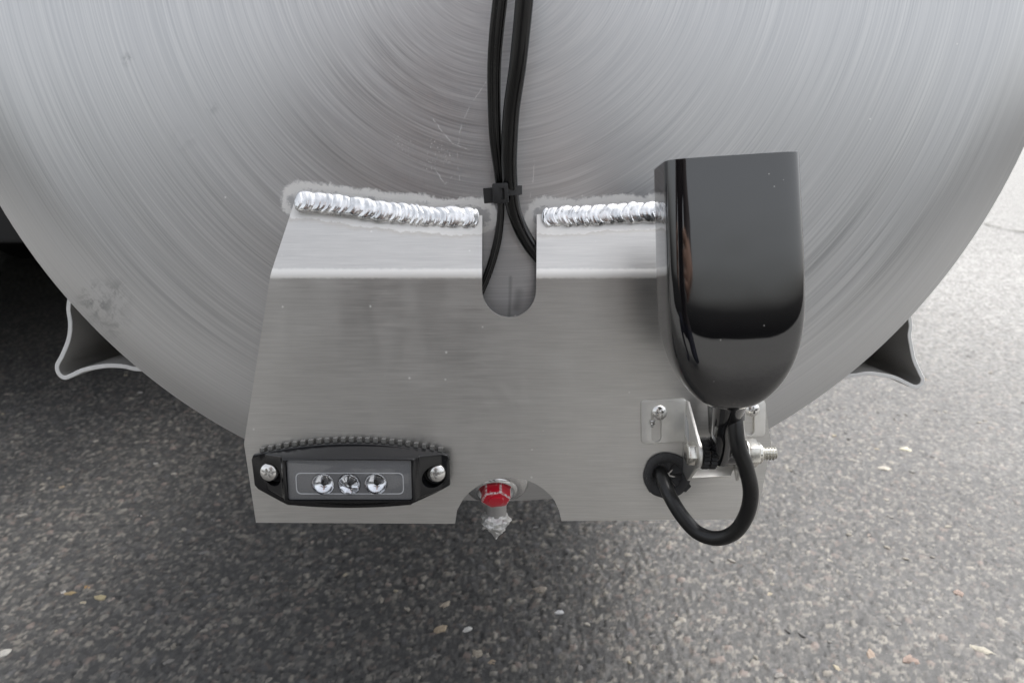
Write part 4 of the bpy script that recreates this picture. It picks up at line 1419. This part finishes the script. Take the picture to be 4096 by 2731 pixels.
X_ = 0.12 + U_ * (0.62 + 0.66 * (Y_ + 0.26)) + 0.10 * (Y_ + 0.26)
wx_ = X_ + 0.0022 * (vnoise(X_, Y_, 240, 31) - 0.5); wy_ = Y_ + 0.0022 * (vnoise(X_, Y_, 240, 37) - 0.5)
f1, f2, ra, rb, rc = cells(wx_, wy_, 0.0115, 3)
g1, g2, sa1, sb1, sc1 = cells(wx_, wy_, 0.0047, 13)
big_on = ra < 0.42
bdome = np.clip(1 - (f1 / (0.26 + 0.18 * rb)) ** 4, 0, 1) * big_on
sdome = np.clip(1 - (g1 / 0.52) ** 2.2, 0, 1)
rough_ = vnoise(X_, Y_, 420, 5) - 0.5
Z_ = 0.0008 * sdome * (0.4 + sb1) + 0.0016 * bdome * (0.4 + 0.8 * rc) + 0.0008 * rough_ + 0.0022 * (vnoise(X_, Y_, 22, 9) - 0.5)
pit = (sa1 > 0.955) & (bdome < 0.1)
Z_ = Z_ - 0.0024 * pit * np.clip(1 - g1 / 0.6, 0, 1)
PALN = np.array([(0.040, 0.040, 0.040), (0.055, 0.054, 0.052), (0.072, 0.070, 0.067), (0.090, 0.087, 0.082), (0.115, 0.110, 0.102), (0.15, 0.142, 0.128), (0.20, 0.185, 0.16), (0.27, 0.25, 0.215), (0.13, 0.105, 0.09)])
PALB = np.array([(0.060, 0.059, 0.057), (0.085, 0.083, 0.080), (0.12, 0.115, 0.108), (0.17, 0.16, 0.145), (0.24, 0.225, 0.195), (0.31, 0.285, 0.24), (0.22, 0.175, 0.15), (0.10, 0.098, 0.10), (0.15, 0.14, 0.125)])
ci = np.minimum((sc1 ** 1.7 * 9).astype(int), 8)
small_c = PALN[ci] * (0.8 + 0.4 * sb1)[..., None]
bi = np.minimum((rb * 9).astype(int), 8)
big_c = PALB[bi] * (0.75 + 0.5 * rc)[..., None]
binder = np.array((0.034, 0.034, 0.034))
gap = np.clip((g2 - g1) / 0.16, 0, 1)[..., None]
colr = binder * (1 - gap) + small_c * gap
bm_ = np.clip(bdome * 3.0, 0, 1)[..., None]
coat = (vnoise(X_, Y_, 160, 71) > 0.62)[..., None] * 0.6        # binder film still on some stones
colr = colr * (1 - bm_) + (big_c * (1 - coat) + binder * 1.6 * coat) * bm_
colr = np.where(pit[..., None], 0.016, colr * 1.35)
edge_ = np.minimum(np.minimum(tt[:, None], 1 - tt[:, None]) * 60, np.minimum(U_ + 1, 1 - U_) * 60)
Zs = np.empty_like(Z_)
base_z = GZ0 + math.tan(SLOPE) * Y_
sag = np.array([[0.004 * mnoise.noise((float(x) * 1.3, float(y) * 1.3, 0)) for x in X_[j, ::40]] for j, y in enumerate(yy)])
for j in range(ny_): Zs[j] = np.interp(U_[j], U_[j, ::40], sag[j])
Zt = base_z + Zs + Z_ + np.where(edge_ < 1, -0.006 * (1 - np.clip(edge_, 0, 1)), 0.0016)
co = np.stack([X_, Y_, Zt], -1).reshape(-1, 3).astype(np.float32)
idx = np.arange(ny_ * nx_).reshape(ny_, nx_)
quads = np.stack([idx[:-1, :-1], idx[:-1, 1:], idx[1:, 1:], idx[1:, :-1]], -1).reshape(-1, 4).astype(np.int32)
me = bpy.data.meshes.new('aggregate')
me.vertices.add(len(co)); me.vertices.foreach_set('co', co.ravel())
me.loops.add(quads.size); me.loops.foreach_set('vertex_index', quads.ravel())
me.polygons.add(len(quads)); me.polygons.foreach_set('loop_start', np.arange(len(quads), dtype=np.int32) * 4); me.polygons.foreach_set('loop_total', np.full(len(quads), 4, np.int32))
me.polygons.foreach_set('use_smooth', np.ones(len(quads), bool))
me.update(calc_edges=True)
ca_ = me.color_attributes.new('Col', 'FLOAT_COLOR', 'POINT')
ca_.data.foreach_set('color', np.concatenate([colr, np.ones(colr.shape[:2] + (1,))], -1).astype(np.float32).ravel())
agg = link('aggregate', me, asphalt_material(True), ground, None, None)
agg['kind'] = 'stuff'

# mossy crack across the pale asphalt beyond the tank, at the right
g = [ground_point(x, y) for x, y in ((975, 221.5), (985, 224), (992, 227), (1003, 229), (1014, 231.5), (1030, 233.5), (1060, 236))]
P = catmull([tuple(q) + (1.0,) for q in g], 8)
V, F = [], []
for i, q in enumerate(P):
    w_ = 0.016 + 0.006 * mnoise.noise((i * 0.3, 0, 0))
    for dy in (w_, -w_):
        yq = q[1] + dy + 0.004 * mnoise.noise((i * 0.5, dy * 80, 0))
        V.append((q[0], yq, gzn(q[0], yq) + 0.006))
F = [(2 * i, 2 * i + 1, 2 * i + 3, 2 * i + 2) for i in range(len(P) - 1)]
mc = NT('mossy_crack')
pp = mc.obj()
mc.set(Base_Color=mc.mix(mc.noise(pp, 90.0, 3.0), (0.03, 0.032, 0.025), (0.13, 0.125, 0.08)), Roughness=0.9)
py_to('crack', V, F, mc.m, ground, None)

# ------------------------------------------------------------------ the photographer, crouching behind the camera: seen only as a dark reflection in the metal
gy = gz(-1.0)
J = {  # joint: (x, y, z, radius)
    'pelvis': (-0.13, -1.16, gy + 0.42, 0.135), 'waist': (-0.12, -1.12, gy + 0.56, 0.125), 'chest': (-0.11, -1.03, gy + 0.80, 0.135), 'neckbase': (-0.10, -0.96, gy + 0.95, 0.085), 'neck': (-0.10, -0.93, gy + 1.02, 0.055),
    'jaw': (-0.10, -0.885, gy + 1.085, 0.068), 'face': (-0.10, -0.88, gy + 1.15, 0.082), 'crown': (-0.10, -0.90, gy + 1.22, 0.072), 'nose': (-0.10, -0.785, gy + 1.125, 0.012),
    'hipL': (-0.24, -1.13, gy + 0.40, 0.105), 'kneeL': (-0.30, -0.80, gy + 0.50, 0.070), 'ankleL': (-0.27, -0.98, gy + 0.10, 0.045), 'toeL': (-0.29, -0.78, gz(-0.78) + 0.045, 0.038),
    'hipR': (-0.02, -1.13, gy + 0.40, 0.105), 'kneeR': (0.02, -0.86, gy + 0.20, 0.072), 'ankleR': (0.0, -1.20, gy + 0.12, 0.045), 'toeR': (0.01, -1.08, gz(-1.08) + 0.05, 0.038),
    'shL': (-0.28, -1.00, gy + 0.89, 0.066), 'elL': (-0.27, -0.76, gy + 0.72, 0.046), 'wrL': (-0.13, -0.56, gy + 0.68, 0.030), 'palmL': (-0.095, -0.50, gy + 0.675, 0.026),
    'shR': (0.07, -1.00, gy + 0.89, 0.066), 'elR': (0.13, -0.77, gy + 0.72, 0.046), 'wrR': (0.13, -0.57, gy + 0.68, 0.030), 'palmR': (0.112, -0.50, gy + 0.675, 0.026)}
E_ = [('pelvis', 'waist'), ('waist', 'chest'), ('chest', 'neckbase'), ('neckbase', 'neck'), ('neck', 'jaw'), ('jaw', 'face'), ('face', 'crown'), ('jaw', 'nose'), ('pelvis', 'hipL'), ('hipL', 'kneeL'), ('kneeL', 'ankleL'), ('ankleL', 'toeL'),
      ('pelvis', 'hipR'), ('hipR', 'kneeR'), ('kneeR', 'ankleR'), ('ankleR', 'toeR'), ('neckbase', 'shL'), ('shL', 'elL'), ('elL', 'wrL'), ('wrL', 'palmL'), ('neckbase', 'shR'), ('shR', 'elR'), ('elR', 'wrR'), ('wrR', 'palmR')]
for side, sx in (('L', 1), ('R', -1)):
    pm = J['palm' + side]
    for f in range(5):
        ln = (0.034, 0.046, 0.050, 0.046, 0.036)[f]
        if f == 0: b0 = (pm[0] + sx * 0.004, pm[1] - 0.010, pm[2] - 0.026)
        else: b0 = (pm[0] + sx * 0.010, pm[1] + 0.012, pm[2] + 0.026 - 0.017 * (f - 1))
        a1 = (b0[0] + sx * ln * 0.45, b0[1] + 0.012, b0[2] - (0.012 if f == 0 else 0))
        a2 = (b0[0] + sx * ln * 0.85, b0[1] + 0.004, b0[2] - (0.016 if f == 0 else 0.002))
        for nm, q, r_ in (('k', b0, 0.0095), ('m', a1, 0.0085), ('t', a2, 0.0075)): J['%s%d%s' % (nm, f, side)] = (*q, r_)
        E_ += [('palm' + side, 'k%d%s' % (f, side)), ('k%d%s' % (f, side), 'm%d%s' % (f, side)), ('m%d%s' % (f, side), 't%d%s' % (f, side))]
for n_ in J:
    q_ = J[n_]; J[n_] = (q_[0] - 0.03, q_[1], q_[2], q_[3])
names = list(J)
me = bpy.data.meshes.new('body')
me.from_pydata([J[n][:3] for n in names], [(names.index(a), names.index(b_)) for a, b_ in E_], [])
tmp = bpy.data.objects.new('body', me)
COL.objects.link(tmp)
md = tmp.modifiers.new('skin', 'SKIN'); md.use_smooth_shade = True
for i, n in enumerate(names):
    sv = me.skin_vertices[0].data[i]
    sv.radius = (J[n][3], J[n][3]); sv.use_root = (n == 'pelvis')
tmp.modifiers.new('sub', 'SUBSURF').levels = 2
bpy.context.view_layer.update()
bmesh_me = bpy.data.meshes.new_from_object(tmp.evaluated_get(bpy.context.evaluated_depsgraph_get()))
bpy.data.objects.remove(tmp)
person = empty('person', (-0.12, -1.0, gy), 'person in brown jacket and navy trousers crouching, a dark reflection in the metal', 'person')
mats = [simple('brown_jacket', (0.036, 0.026, 0.025), 0.8).m, simple('navy_trousers', (0.018, 0.020, 0.034), 0.85).m, simple('skin_tone', (0.42, 0.25, 0.18), 0.5).m, simple('dark_hair', (0.02, 0.014, 0.01), 0.6).m]
for m_ in mats: bmesh_me.materials.append(m_)
for p in bmesh_me.polygons:
    c = p.center
    k = 0
    if c.z < gy + 0.47 or (c.x < -0.2 and c.y > -1.0 and c.z < gy + 0.60): k = 1
    if c.y > -0.60 and c.z > gy + 0.6: k = 2
    if c.z > gy + 1.0: k = 2 if (c.y > -0.90 and c.z < gy + 1.20) else 3
    if c.z > gy + 0.97 and c.z < gy + 1.05: k = 2
    p.material_index = k
    p.use_smooth = True
link('body', bmesh_me, None, person, None, None)
